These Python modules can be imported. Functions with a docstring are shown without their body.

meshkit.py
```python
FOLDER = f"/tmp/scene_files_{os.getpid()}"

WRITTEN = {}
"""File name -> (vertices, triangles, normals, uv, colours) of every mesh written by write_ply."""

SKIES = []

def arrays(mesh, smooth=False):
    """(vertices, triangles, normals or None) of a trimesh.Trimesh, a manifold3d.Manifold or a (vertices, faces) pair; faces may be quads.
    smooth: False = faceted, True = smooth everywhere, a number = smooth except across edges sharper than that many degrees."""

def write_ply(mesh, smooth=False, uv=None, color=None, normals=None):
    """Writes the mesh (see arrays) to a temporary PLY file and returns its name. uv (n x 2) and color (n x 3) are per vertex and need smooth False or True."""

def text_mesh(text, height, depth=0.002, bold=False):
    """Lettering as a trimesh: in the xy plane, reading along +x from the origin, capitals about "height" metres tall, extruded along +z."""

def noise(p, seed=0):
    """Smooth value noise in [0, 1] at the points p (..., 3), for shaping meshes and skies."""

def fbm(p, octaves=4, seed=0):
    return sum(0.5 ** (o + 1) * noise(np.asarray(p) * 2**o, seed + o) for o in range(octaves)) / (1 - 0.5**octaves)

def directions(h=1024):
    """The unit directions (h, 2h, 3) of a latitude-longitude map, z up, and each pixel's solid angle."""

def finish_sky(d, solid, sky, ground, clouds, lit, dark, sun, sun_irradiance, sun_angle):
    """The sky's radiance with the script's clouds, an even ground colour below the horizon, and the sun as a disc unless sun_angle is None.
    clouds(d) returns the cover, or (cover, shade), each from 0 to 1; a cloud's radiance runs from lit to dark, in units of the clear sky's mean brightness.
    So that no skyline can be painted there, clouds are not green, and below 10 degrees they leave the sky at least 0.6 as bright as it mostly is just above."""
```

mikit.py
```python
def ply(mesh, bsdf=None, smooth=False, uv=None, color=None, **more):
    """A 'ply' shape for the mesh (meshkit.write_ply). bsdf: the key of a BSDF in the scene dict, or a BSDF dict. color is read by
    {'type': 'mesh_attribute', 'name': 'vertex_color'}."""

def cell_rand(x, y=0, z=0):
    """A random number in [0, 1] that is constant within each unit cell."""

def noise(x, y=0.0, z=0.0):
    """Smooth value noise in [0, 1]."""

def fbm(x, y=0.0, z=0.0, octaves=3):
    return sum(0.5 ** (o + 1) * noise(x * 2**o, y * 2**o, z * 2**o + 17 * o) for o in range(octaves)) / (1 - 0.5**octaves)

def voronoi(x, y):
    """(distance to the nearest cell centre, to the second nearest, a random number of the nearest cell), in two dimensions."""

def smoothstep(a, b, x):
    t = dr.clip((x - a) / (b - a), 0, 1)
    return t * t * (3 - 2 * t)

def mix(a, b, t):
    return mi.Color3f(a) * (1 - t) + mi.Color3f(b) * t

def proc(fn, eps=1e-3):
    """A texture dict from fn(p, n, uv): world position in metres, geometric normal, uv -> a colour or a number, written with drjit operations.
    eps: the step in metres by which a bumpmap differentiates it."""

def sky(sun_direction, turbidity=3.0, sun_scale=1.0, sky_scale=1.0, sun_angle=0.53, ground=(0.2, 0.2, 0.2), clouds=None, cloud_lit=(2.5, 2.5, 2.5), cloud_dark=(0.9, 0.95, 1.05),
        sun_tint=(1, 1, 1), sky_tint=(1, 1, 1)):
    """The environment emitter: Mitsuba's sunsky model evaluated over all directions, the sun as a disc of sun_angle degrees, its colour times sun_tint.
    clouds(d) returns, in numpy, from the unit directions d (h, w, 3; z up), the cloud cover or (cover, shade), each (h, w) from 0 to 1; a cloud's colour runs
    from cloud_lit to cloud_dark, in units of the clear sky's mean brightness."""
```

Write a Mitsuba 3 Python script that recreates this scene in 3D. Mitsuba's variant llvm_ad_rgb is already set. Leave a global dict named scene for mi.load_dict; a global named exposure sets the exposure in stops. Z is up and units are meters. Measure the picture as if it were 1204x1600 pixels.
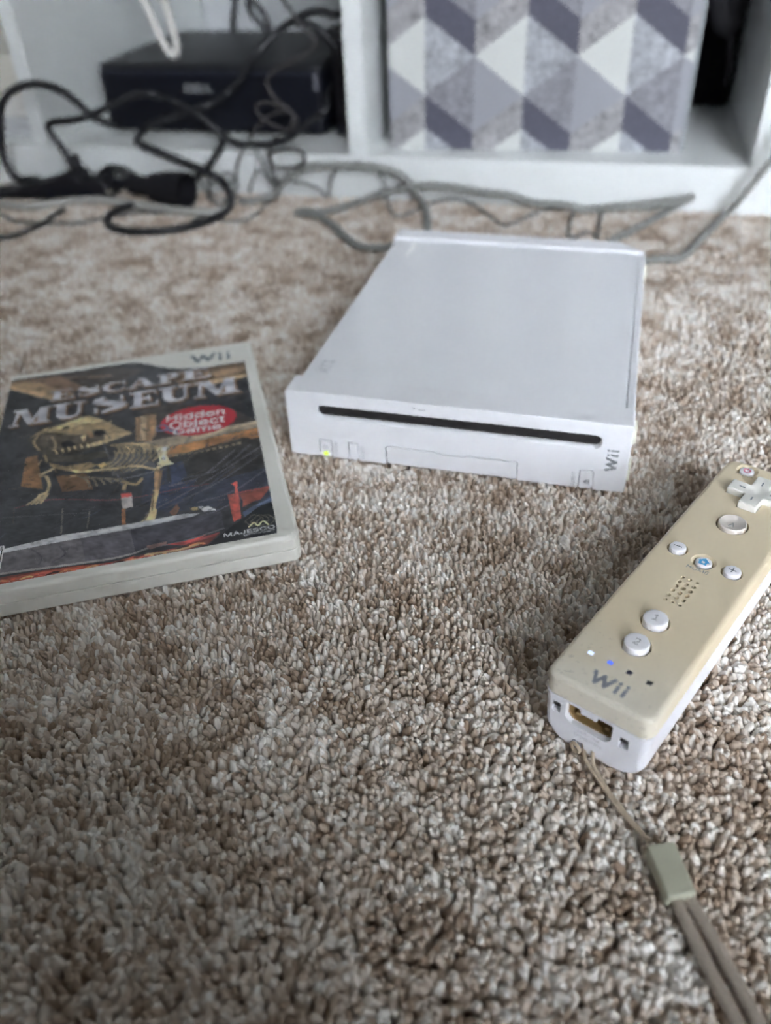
import math, random
import numpy as np, trimesh, mitsuba as mi, mikit, meshkit
import drjit as dr
import manifold3d as m3
from shapely.geometry import Polygon, LineString, Point, MultiPolygon, box as sbox
from shapely import affinity
from shapely.ops import unary_union
from mikit import proc, noise, fbm, cell_rand, smoothstep, mix, voronoi

random.seed(7); RNG = np.random.default_rng(11)
T = mi.ScalarTransform4f
scene, labels = {}, {}

# ------------------------------------------------------------------ camera, sky, exposure
# axes: the cabinet's front lies in y = 0, x runs to the right along it, carpet surface z = 0
CAM = np.array([0.2753, -0.7281, 0.2365]); FWD = np.array([-0.2025, 0.7636, -0.6132]); UP = np.array([-0.1159, 0.6031, 0.7892])
scene['camera'] = {'type': 'thinlens', 'fov': 49.03, 'fov_axis': 'x', 'aperture_radius': 0.0022, 'focus_distance': 0.318, 'near_clip': 0.01, 'far_clip': 100.0,
                   'to_world': T().look_at(origin=CAM.tolist(), target=(CAM + FWD).tolist(), up=UP.tolist())}
scene['sky'] = mikit.sky([0.3, -0.5, 0.8], turbidity=4.0, sun_scale=0.0, clouds=lambda d: np.ones(d.shape[:2]) * 0.9, cloud_lit=(0.97, 1.0, 1.05), cloud_dark=(0.9, 0.93, 0.98), ground=(0.14, 0.14, 0.13))
exposure = 7.75

# ------------------------------------------------------------------ helpers (models are in millimetres)
def lin(h):
    c = np.array([int(h[i:i + 2], 16) for i in (0, 2, 4)]) / 255.0
    return np.where(c <= 0.04045, c / 12.92, ((c + 0.055) / 1.055) ** 2.4)
def rgb(c): return {'type': 'rgb', 'value': [float(x) for x in (lin(c) if isinstance(c, str) else c)]}
def mat(name, color, rough=0.4, spec=0.5, **more):
    col = color if isinstance(color, dict) else rgb(color)
    scene['material_' + name] = {'type': 'twosided', 'b': {'type': 'principled', 'base_color': col, 'roughness': rough, 'specular': spec, **more}}
    return name
def bump(name, inner, fn, eps=2e-4, scale=1.0):
    scene[name] = {'type': 'twosided', 'b': {'type': 'bumpmap', 'scale': scale, 'arbitrary': proc(fn, eps), 'bsdf': inner}}
    return name
def rot(a, axis='z'):
    c, s = math.cos(a), math.sin(a)
    return np.array({'z': [[c, -s, 0], [s, c, 0], [0, 0, 1]], 'x': [[1, 0, 0], [0, c, -s], [0, s, c]], 'y': [[c, 0, s], [0, 1, 0], [-s, 0, c]]}[axis])
WORLD = (np.eye(3), np.zeros(3))
taken = {}
def numbered(key):
    n = taken.get(key, 0); taken[key] = n + 1
    return key if n == 0 else f'{key}_{n:03d}'
def VF(mesh):
    if hasattr(mesh, 'to_mesh'):
        m = mesh.to_mesh(); return np.array(m.vert_properties[:, :3], float), np.array(m.tri_verts)
    if isinstance(mesh, tuple): return np.asarray(mesh[0], float), np.asarray(mesh[1])
    return np.array(mesh.vertices, float), np.array(mesh.faces)
def add(key, mesh, bsdf, pose=WORLD, smooth=30, label=None, category=None, group=None, kind=None, color=None, **more):
    v, f = VF(mesh)
    if len(f) == 0: raise ValueError('empty mesh ' + key)
    v = (v * 0.001) @ np.asarray(pose[0]).T + pose[1]
    key = numbered(key)
    bsdf = 'material_' + bsdf if 'material_' + bsdf in scene else bsdf
    scene[key] = mikit.ply((v, f), bsdf, smooth=smooth, color=color, **more)
    tag(key, label, category, group, kind)
    return key
def tag(key, label=None, category=None, group=None, kind=None):
    d = {k: x for k, x in dict(label=label, category=category, group=group, kind=kind).items() if x}
    if d: labels[key] = d
def thing(name, label, category, group=None):
    key = numbered(name); tag(key, label, category, group); return key
def man(mesh):
    v, f = VF(mesh); return m3.Manifold(m3.Mesh(np.asarray(v, np.float32), np.asarray(f, np.uint32)))
def cat(*ms):
    vs, fs, o = [], [], 0
    for m in ms:
        v, f = VF(m); vs.append(v); fs.append(f + o); o += len(v)
    return np.vstack(vs), np.vstack(fs)
def mv(m, t=(0, 0, 0), R=None):
    v, f = VF(m)
    return (v if R is None else v @ np.asarray(R).T) + np.asarray(t, float), f

def rrect(x0, y0, x1, y1, r, n=5):
    out = []
    for cx, cy, a0 in ((x1 - r, y1 - r, 0), (x0 + r, y1 - r, 90), (x0 + r, y0 + r, 180), (x1 - r, y0 + r, 270)):
        for k in range(n + 1):
            a = math.radians(a0 + 90 * k / n); out.append((cx + r * math.cos(a), cy + r * math.sin(a)))
    return np.array(out)
def circle(cx, cy, r, n=32, ry=None):
    a = np.arange(n) * 2 * np.pi / n
    return np.stack([cx + r * np.cos(a), cy + (ry or r) * np.sin(a)], 1)
def roundpoly(pts, r, n=4):
    """The polygon's corners rounded with radius about r (works for concave corners too)."""
    p = np.asarray(pts, float); out = []
    for i in range(len(p)):
        a, b, c = p[i - 1], p[i], p[(i + 1) % len(p)]
        u, w = a - b, c - b; lu, lw = np.linalg.norm(u), np.linalg.norm(w); d = min(r, lu * .45, lw * .45)
        s, e = b + u / lu * d, b + w / lw * d
        for k in range(n + 1):
            t = k / n; out.append((1 - t) ** 2 * s + 2 * t * (1 - t) * b + t * t * e)
    return np.array(out)
def ccw(p):
    p = np.asarray(p, float); x, y = p[:, 0], p[:, 1]
    return p if (x * np.roll(y, -1) - y * np.roll(x, -1)).sum() > 0 else p[::-1]
def inset(p, d):
    e = np.roll(p, -1, 0) - p; e /= np.linalg.norm(e, axis=1, keepdims=True) + 1e-12
    n = np.stack([-e[:, 1], e[:, 0]], 1); m = n + np.roll(n, 1, 0); m /= np.linalg.norm(m, axis=1, keepdims=True) + 1e-12
    c = np.maximum((m * n).sum(1), 0.35)
    return p + m * (d / c)[:, None]
def earcut(p):
    v, f = trimesh.creation.triangulate_polygon(Polygon(p), engine='earcut')
    from scipy.spatial import cKDTree
    idx = cKDTree(p).query(v)[1]; f = idx[np.asarray(f).reshape(-1, 3)]
    a = p[f]; e1, e2 = a[:, 1] - a[:, 0], a[:, 2] - a[:, 0]; s = e1[:, 0] * e2[:, 1] - e1[:, 1] * e2[:, 0]; f = f[np.abs(s) > 0]; s = s[np.abs(s) > 0]
    f[s < 0] = f[s < 0][:, ::-1]
    return f
def prism(pts, z0, z1, bt=0.0, bb=0.0, seg=3, taper=None):
    """An upright prism with quarter-round edges of radius bt at its top and bb at its bottom."""
    p = ccw(pts); n = len(p); rings = []
    for k in range(seg + 1) if bb > 0 else (0,):
        a = math.pi / 2 * k / seg
        rings.append((bb * (1 - math.sin(a)), z0 + bb * (1 - math.cos(a))) if bb > 0 else (0, z0))
    for k in range(seg + 1) if bt > 0 else (0,):
        a = math.pi / 2 * k / seg
        rings.append((bt * (1 - math.cos(a)), z1 - bt * (1 - math.sin(a))) if bt > 0 else (0, z1))
    if bb > 0 and bt > 0 and abs(rings[seg][1] - rings[seg + 1][1]) < 1e-9: rings.pop(seg)
    rr = [inset(p, d) if d > 0 else p for d, _ in rings]
    v = np.vstack([np.c_[q, np.full(n, z)] for q, (_, z) in zip(rr, rings)])
    i = np.arange(n); j = (i + 1) % n; f = []
    for k in range(len(rings) - 1):
        a, b = k * n, (k + 1) * n
        f += [np.stack([a + i, a + j, b + j], 1), np.stack([a + i, b + j, b + i], 1)]
    cap = earcut(rr[-1]); f.append(cap + (len(rings) - 1) * n)
    cap0 = earcut(rr[0]); f.append(cap0[:, ::-1])
    return v, np.vstack(f)
def block(x0, y0, z0, x1, y1, z1, b=0.6, r=None):
    return prism(rrect(x0, y0, x1, y1, b if r is None else r, 3), z0, z1, b, b, 2)
def shp(geom, z0, z1):
    gs = [g for g in getattr(geom, 'geoms', [geom]) if g.area > 1e-6]
    return cat(*[trimesh.creation.extrude_polygon(g, z1 - z0, engine='earcut').apply_translation([0, 0, z0]) for g in gs])
def lathe(profile, n=32):
    pr = np.asarray(profile, float); a = np.arange(n) * 2 * np.pi / n; v = []
    for r, z in pr: v.append(np.stack([r * np.cos(a), r * np.sin(a), np.full(n, z)], 1))
    v = np.vstack(v); i = np.arange(n); j = (i + 1) % n; f = []
    for k in range(len(pr) - 1):
        f += [np.stack([k * n + i, k * n + j, (k + 1) * n + j], 1), np.stack([k * n + i, (k + 1) * n + j, (k + 1) * n + i], 1)]
    c0, c1 = len(v), len(v) + 1; v = np.vstack([v, [[0, 0, pr[0, 1]], [0, 0, pr[-1, 1]]]]); e = (len(pr) - 1) * n
    f += [np.stack([i * 0 + c0, j, i], 1), np.stack([i * 0 + c1, e + i, e + j], 1)]
    return v, np.vstack(f)
def catmull(P, per=7):
    P = np.asarray(P, float); Q = np.vstack([2 * P[0] - P[1], P, 2 * P[-1] - P[-2]]); out = []
    for i in range(1, len(Q) - 2):
        a, b, c, d = Q[i - 1:i + 3]
        for k in range(per):
            t = k / per
            out.append(0.5 * (2 * b + (c - a) * t + (2 * a - 5 * b + 4 * c - d) * t * t + (3 * b - a - 3 * c + d) * t ** 3))
    return np.array(out + [P[-1]])
def tube(P, r, sides=10, per=7, ratio=1.0, floor=None):
    """A cord along the points; ratio flattens its section in height; floor keeps it from sinking."""
    p = catmull(P, per) if per else np.asarray(P, float)
    if floor is not None: p[:, 2] = np.maximum(p[:, 2], floor)
    t = np.gradient(p, axis=0); t /= np.linalg.norm(t, axis=1, keepdims=True) + 1e-9
    u = np.cross(t[0], [0, 0, 1.0]); u = u if np.linalg.norm(u) > 1e-3 else np.array([1.0, 0, 0])
    us = []
    for k in range(len(p)):
        u = u - t[k] * (u @ t[k]); u /= np.linalg.norm(u) + 1e-9; us.append(u)
    us = np.array(us); w = np.cross(t, us)
    rr = np.broadcast_to(np.asarray(r, float), (len(p),)); a = np.arange(sides) * 2 * np.pi / sides
    ring = lambda q, s, k: q + s * (np.cos(a)[:, None] * us[k] + ratio * np.sin(a)[:, None] * w[k])
    v = [ring(p[0] - t[0] * rr[0] * .6, rr[0] * .6, 0)] + [ring(p[k], rr[k], k) for k in range(len(p))] + [ring(p[-1] + t[-1] * rr[-1] * .6, rr[-1] * .6, -1)]
    m = len(v); v = np.vstack(v); i = np.arange(sides); j = (i + 1) % sides; f = []
    for k in range(m - 1):
        f += [np.stack([k * sides + i, (k + 1) * sides + j, k * sides + j], 1), np.stack([k * sides + i, (k + 1) * sides + i, (k + 1) * sides + j], 1)]
    c0, c1 = len(v), len(v) + 1; v = np.vstack([v, v[:sides].mean(0), v[-sides:].mean(0)]); e = (m - 1) * sides
    f += [np.stack([i * 0 + c0, i, j], 1), np.stack([i * 0 + c1, e + j, e + i], 1)]
    f = np.vstack(f)
    return v, f[:, ::-1] if False else f
def text(s, h, d=0.15, bold=False): return meshkit.text_mesh(s, h, d, bold)
def text_at(s, h, at, ang=0, d=0.15, bold=False, center=True, squeeze=1.0, shear=0.0):
    v, f = VF(text(s, h, d, bold)); v = v.copy(); v[:, 0] *= squeeze; v[:, 0] += shear * v[:, 1]
    if center: v[:, 0] -= (v[:, 0].min() + v[:, 0].max()) / 2
    return mv((v, f), at, rot(math.radians(ang)))
def logo(width, h, sw):
    """The round-stroked word of the console: a W and two dotted i."""
    W = LineString([(0, h), (h * .34, sw * .5), (h * .66, h * .92), (h * .98, sw * .5), (h * 1.34, h)]).buffer(sw * .5, join_style=1)
    g = [W]
    for x in (h * 1.72, h * 2.22):
        g += [LineString([(x, sw * .4), (x, h * .62)]).buffer(sw * .46), Point(x, h * .93).buffer(sw * .52)]
    u = unary_union(g); b = u.bounds; s = width / (b[2] - b[0])
    return affinity.translate(affinity.scale(u, s, s, origin=(b[0], b[1])), -b[0], -b[1])

# ------------------------------------------------------------------ materials
WHITE_WALL = mat('paint_wall', (0.44, 0.44, 0.44), 0.7, 0.2)
CEIL = mat('paint_ceiling', (0.5, 0.5, 0.49), 0.8, 0.2)
CABW = mat('cabinet_white', proc(lambda p, n, uv: mix((0.67, 0.69, 0.68), (0.62, 0.64, 0.63), fbm(p.x * 9, p.y * 9, p.z * 9))), 0.38, 0.4)
CABBACK = mat('cabinet_back', (0.55, 0.56, 0.57), 0.5, 0.3)
CONS = mat('console_white', (0.80, 0.815, 0.845), 0.16, 0.5, clearcoat=0.25, clearcoat_gloss=0.9)
CONS2 = mat('console_white_satin', (0.80, 0.81, 0.84), 0.28, 0.5)
CREAM_RUBBER = mat('cream_rubber', (0.72, 0.72, 0.60), 0.5)
BLACKM = mat('matte_black', (0.008, 0.008, 0.010), 0.55, 0.3)
BLACKG = mat('satin_black', (0.005, 0.006, 0.010), 0.4, 0.3)
SLOTDUST = mat('slot_dust', proc(lambda p, n, uv: mix((0.014, 0.014, 0.016), (0.035, 0.032, 0.03), noise(p.x * 900, p.y * 900, p.z * 900))), 0.8, 0.2)
GREYPRINT = mat('grey_print', (0.20, 0.22, 0.24), 0.4)
PALEPRINT = mat('pale_print', (0.46, 0.48, 0.52), 0.4)
TANGLED = mat('grey_cable', (0.20, 0.205, 0.19), 0.45)
DKGREY = mat('dark_grey_cable', (0.07, 0.075, 0.07), 0.5)
PALEGREY = mat('pale_grey_cable', (0.36, 0.355, 0.33), 0.5)
WHITECAB = mat('white_cable', (0.62, 0.60, 0.56), 0.45)
BLACKCORD = mat('black_cord', (0.012, 0.013, 0.015), 0.42)
BROWNCORD = mat('brown_black_cord', (0.035, 0.032, 0.032), 0.5)

# ------------------------------------------------------------------ the room
CW_ = lambda x0, y0, z0, x1, y1, z1: (lambda m: (m.vertices * 1000, m.faces))(trimesh.creation.box(bounds=[[x0, y0, z0], [x1, y1, z1]]))
def carpet_far(p, n, uv):
    k = fbm(p.x * 260, p.y * 260, 0.0, 2); j = noise(p.x * 70, p.y * 70, 3.0)
    return mix((0.38, 0.31, 0.25), (0.76, 0.73, 0.69), dr.clip(k * 1.5 - 0.35 + (j - 0.5) * 0.3, 0, 1))
FLOORM = mat('carpet_backing', proc(carpet_far), 0.95, 0.1)
add('floor', CW_(-1.6, -2.25, -0.05, 3.4, 0.46, -0.009), FLOORM, smooth=False, kind='structure', label='beige fleck carpeted floor')
add('wall_back', CW_(-1.7, 0.42, -0.05, 3.5, 0.52, 2.45), WHITE_WALL, smooth=False, kind='structure')
add('wall_left', CW_(-1.7, -2.3, -0.05, -1.6, 0.52, 2.45), WHITE_WALL, smooth=False, kind='structure')
add('wall_right', CW_(3.4, -2.3, -0.05, 3.5, 0.52, 2.45), WHITE_WALL, smooth=False, kind='structure')
add('ceiling', CW_(-1.7, -2.3, 2.40, 3.5, 0.52, 2.5), CEIL, smooth=False, kind='structure')
WX0, WX1, WZ0, WZ1 = 0.62, 1.72, 0.12, 1.90  # unseen window behind the camera, placed to light the scene from the right
add('wall_front', cat(CW_(-1.7, -2.3, -0.05, WX0, -2.2, 2.45), CW_(WX1, -2.3, -0.05, 3.5, -2.2, 2.45), CW_(WX0, -2.3, -0.05, WX1, -2.2, WZ0), CW_(WX0, -2.3, WZ1, WX1, -2.2, 2.45)), WHITE_WALL, smooth=False, kind='structure')
wn = numbered('unseen_window_1'); tag(wn, kind='structure')
scene['pane_glass'] = {'type': 'thindielectric', 'int_ior': 1.5}
add(wn + '__frame', cat(CW_(WX0, -2.28, WZ0, WX0 + .05, -2.22, WZ1), CW_(WX1 - .05, -2.28, WZ0, WX1, -2.22, WZ1), CW_(WX0, -2.28, WZ0, WX1, -2.22, WZ0 + .05), CW_(WX0, -2.28, WZ1 - .05, WX1, -2.22, WZ1), CW_((WX0 + WX1) / 2 - .025, -2.28, WZ0, (WX0 + WX1) / 2 + .025, -2.22, WZ1)), CABW, smooth=False)
for xa, xb in ((WX0 + .05, (WX0 + WX1) / 2 - .025), ((WX0 + WX1) / 2 + .025, WX1 - .05)):
    add(wn + '__pane', (np.array([[xa, -2.25, WZ0 + .05], [xb, -2.25, WZ0 + .05], [xb, -2.25, WZ1 - .05], [xa, -2.25, WZ1 - .05]]) * 1000, np.array([[0, 1, 2], [0, 2, 3]])), 'pane_glass', smooth=False)

# unseen block behind the camera, placed to shade the lower-left carpet
ot = thing('unseen_shade_block', 'unseen charcoal padded block behind the camera, shading the lower left carpet', 'blocker')
FELT = mat('shade_block_felt', proc(lambda p, n, uv: mix((0.07, 0.07, 0.075), (0.12, 0.12, 0.125), noise(p.x * 700, p.y * 700, p.z * 700))), 0.9, 0.1)
PO = (rot(math.radians(-8)), np.array([.20, -1.17, 0.0]))
add(ot + '__pad', prism(rrect(-300, -260, 300, 260, 70, 6), -8, 148, 60, 60, 6), FELT, PO)
add(ot + '__upper_pad', prism(rrect(-295, -255, 295, 255, 70, 6), 149, 400, 70, 70, 6), FELT, PO)
add(ot + '__piping', prism(rrect(-262, -222, 262, 222, 50, 6), 146, 151, 2, 2, 2), BLACKM, PO)

# ------------------------------------------------------------------ the cube shelving unit
cab = thing('shelving_unit', 'white cube shelving unit standing on the carpet along the far wall', 'shelf')
CD, CT = 390.0, 708.0
ZF, B = 35.5, 14.5
add(cab + '__base_board', block(-552, 0, -8.5, 716, CD, ZF, .8), CABW)
uprights = (-552, -238.6, 63.6, 387.0, 701.5)
for x in uprights:
    add(cab + '__upright', block(x, 0, ZF + .05, x + (15.5 if x > 0 else 13.8), CD, CT - 30.05, .7), CABW)
add(cab + '__top_board', block(-552, 0, CT - 30, 716, CD, CT, .8), CABW)
for a, b in zip(uprights[:-1], uprights[1:]):
    add(cab + '__shelf_board', block(a + 16, 1, 350, b - .1, CD, 366, .7), CABW)
for a, b in zip(uprights[:-1], uprights[1:]):
    add(cab + '__back_panel', block(a + 16, CD - 8, ZF + .1, b - .1, CD - 4, 349, .2), CABBACK)

# ------------------------------------------------------------------ patterned storage box in the right-hand cube
def pattern(p, n, uv):
    # uv: metres across the front from its left edge, and height above the shelf
    c = 0.0405; Pz = 0.0830; top = 0.1001
    s = (uv.x + 0.0102) / c; col = dr.floor(s); t = s - col
    odd = dr.abs(dr.floor(col * 0.5) * 2 - col) > 0.5      # the columns whose figures lean to the right
    z = top - uv.y                                          # downwards from the first light triangle's upper corner
    dn = 0.0289
    weave = 0.5 * noise(p.x * 900, p.z * 260, 1.0) + 0.5 * noise(p.x * 260, p.z * 900, 5.0)
    blot = fbm(p.x * 130, p.z * 130, 2.0)
    tw = dr.clip((weave - 0.5) * 1.9 + (blot - 0.5) * 1.2, -1, 1)
    # figures of a right-leaning column, as the distance below its sloping upper edges
    q1 = z - dn * t; q1 = q1 - dr.floor(q1 / Pz) * Pz       # below a line that falls to the right
    q2 = z + dn * t; q2 = q2 - dr.floor(q2 / Pz) * Pz       # below a line that rises to the right
    k1 = z - dn * t; k1 = k1 - dr.floor(k1 / Pz) * Pz
    light_tex = mi.Color3f(0.30, 0.31, 0.33) * (1 + 0.55 * tw)
    mid_tex = mi.Color3f(0.205, 0.205, 0.225) * (1 + 0.30 * tw)
    dark = mi.Color3f(0.078, 0.078, 0.104) * (1 + 0.10 * tw)
    pale = mi.Color3f(0.50, 0.51, 0.49)
    plain = mi.Color3f(0.265, 0.27, 0.295)
    grey_tex = mi.Color3f(0.27, 0.265, 0.27) * (1 + 0.50 * tw)
    # leaning column: the falling line bounds dark (above) from light triangle; light triangle is closed below by the rising line
    side = 2 * dn
    A = q1                                                   # 0 at the lower edge of the dark figure
    in_light = (A < side) & (z - dr.floor((z - dn * t) / Pz) * Pz < side - dn * t)
    leaning = dr.select(in_light, light_tex, dr.select(A > Pz - 0.0253, dark, mid_tex))
    # other column: pale triangle with its upright side on the right; plain triangle with its upright side on the left
    w = z - dn * (1 - t); base = dr.floor(w / Pz) * Pz; w = w - base; zz = z - base
    in_pale = (w < side) & (zz < side - dn * (1 - t))
    in_plain = (w < Pz) & (zz >= side - dn * (1 - t)) & (zz < 4 * dn - dn * (1 - t) - dn * 0.0) & (zz > dn)
    g = zz - (side - dn * (1 - t))
    lower = zz > 2 * dn + dn * (1 - t)
    other = dr.select(in_pale, pale, dr.select(lower, grey_tex, plain))
    out = dr.select(odd, leaning, other)
    return out
scene['box_front_print'] = {'type': 'twosided', 'b': {'type': 'principled', 'base_color': proc(pattern), 'roughness': 0.6, 'specular': 0.3}}
BOXSIDE = mat('box_cloth', proc(lambda p, n, uv: mix((0.24, 0.24, 0.26), (0.32, 0.32, 0.33), noise(p.x * 1500, p.y * 1500, p.z * 1500))), 0.8, 0.2)
yawb = math.atan2(13.7, 240.5); LB = 240.9
pbox = (rot(yawb), np.array([0.0944, 0.0241, ZF * .001]))
bx = thing('storage_box', 'grey storage box with a geometric triangle print in the right-hand cube', 'box')
HB = 292.0
add(bx + '__body', block(0.3, 1.2, 0.3, LB - .3, 270, HB, 1.6, 2.5), BOXSIDE, pbox)
v, f = VF(prism(rrect(0, 0, LB, HB, 1.2, 4), 0, 1.4, .5, 0, 2))
vv = v @ rot(math.pi / 2, 'x').T                                  # stands upright, facing -y
vv[:, 1] += 1.4
key = numbered(bx + '__front_panel')
scene[key] = mikit.ply(((vv * .001) @ pbox[0].T + pbox[1], f), 'box_front_print', smooth=False, uv=np.stack([vv[:, 0] * .001, vv[:, 2] * .001], 1))
labels[key] = {'label': 'front printed with pale, grey and dark triangles'}
add(bx + '__edge_trim', block(LB - .2, -.6, 0.2, LB + 2.6, 3.2, HB, .5), mat('trim_grey', (0.22, 0.24, 0.25), 0.4), pbox)
# dark things hanging behind the box
add('cable_bundle', cat(*[tube([(354 + 4 * k, 150 - 9 * k, 345 - 3 * k), (350 + 5 * k, 140, 240), (347 + 6 * k, 132 + 3 * k, 170), (352 + 5 * k, 126, 128 + 4 * k), (362 + 3 * k, 122, 112 + 4 * k), (371 - 3 * k, 124, 126 + 6 * k), (372 - 2 * k, 128, 165), (368, 140, 260), (362, 150, 345)], 6.0, 10, 7) for k in range(3)]
    + [tube([(366, 123, 114), (370, 121, 96), (372, 120, 80), (371, 120, 72)], 3.4, 10, 6)]), BLACKM, label='black bundle of cable hanging in the dark gap right of the patterned box', category='cable')

bg = thing('dark_bulk', 'black soft shape standing in the dark gap at the right of the patterned box', 'bag')  # near-black bulk set at the back of the gap
BULKM = mat('bulk_black', (0.010, 0.010, 0.011), 0.85, 0.1)
add(bg + '__body', prism(roundpoly([(340, 205), (384, 200), (385, 372), (341, 372)], 12, 5), ZF + .1, 255, 16, 3, 4), BULKM)
add(bg + '__top_loop', tube([(350, 230, 250), (350, 245, 275), (352, 285, 285), (352, 320, 272), (350, 335, 250)], 4, 10, 6), BULKM)

# ------------------------------------------------------------------ black box and neighbour in the left-hand cube
bb = thing('electronics_box', 'wide black electronics box with a silver badge on the shelf of the left-hand cube', 'electronics')
foot = roundpoly([(-190, 53.8), (24, 55), (27, 62), (24, 232), (-182, 236), (-190, 228)], 7, 5)
add(bb + '__body', prism(foot, ZF + 2.0, 89.0, 2.5, 2, 3), BLACKG)
def dome(m, h):
    v, f = VF(m); v = v.copy(); x = (v[:, 0] + 83) / 107; y = (v[:, 1] - 144) / 92
    top = v[:, 2] > 92; v[top, 2] += h * np.clip(1 - x[top] ** 2, 0, 1) * np.clip(1 - y[top] ** 2, 0, 1); return v, f
lidp = trimesh.Trimesh(*prism(inset(ccw(foot), 1.2), 89.6, 94.5, 3.0, 0, 3), process=True)
lidm = trimesh.Trimesh(*trimesh.remesh.subdivide_to_size(lidp.vertices, lidp.faces, 14))
add(bb + '__lid', dome(lidm, 5.0), mat('lid_black', (0.014, 0.015, 0.017), 0.42, 0.4))
add(bb + '__front_groove', block(-187, 53.2, 86.8, 21, 54.0, 88.2, .2), mat('groove_grey', (0.03, 0.035, 0.05), 0.3))
bt = text_at('DELL', 6.6, (0, 0, 0), 0, .4, True, squeeze=1.25)
add(bb + '__badge', mv(mv(bt, (0, 0, 0), rot(math.pi / 2, 'x')), (-91, 53.8, 71.5)), mat('badge_silver', (0.30, 0.31, 0.32), 0.35, metallic=0.3), label='silver lettering')
add(bb + '__side_vent', block(19.0, 53.0, 74, 22.5, 54.6, 88, .5), mat('vent_grey', (0.12, 0.12, 0.14), 0.35))
for x, y in ((-175, 70), (10, 70), (-175, 220), (10, 220)):
    add(bb + '__foot', mv(lathe([(6, 0), (6.5, .5), (6.5, 1.6), (5.5, 2.1)], 16), (x, y, ZF + .05)), BLACKM)
nb = thing('speaker', 'narrow black rounded speaker beside the black electronics box, against the white divider', 'speaker')
add(nb + '__body', prism(roundpoly([(33, 62), (61, 58), (62, 200), (33, 200)], 9, 6), ZF + .1, 112, 6, 1, 4), mat('black_blue', (0.012, 0.013, 0.02), 0.35))
add(nb + '__grille', mv(prism(rrect(-10, 0, 10, 60, 6, 5), 0, 1.2, .4, 0, 2), (47.5, 61.0, ZF + 8), rot(math.pi / 2, 'x')), BLACKM)

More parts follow.
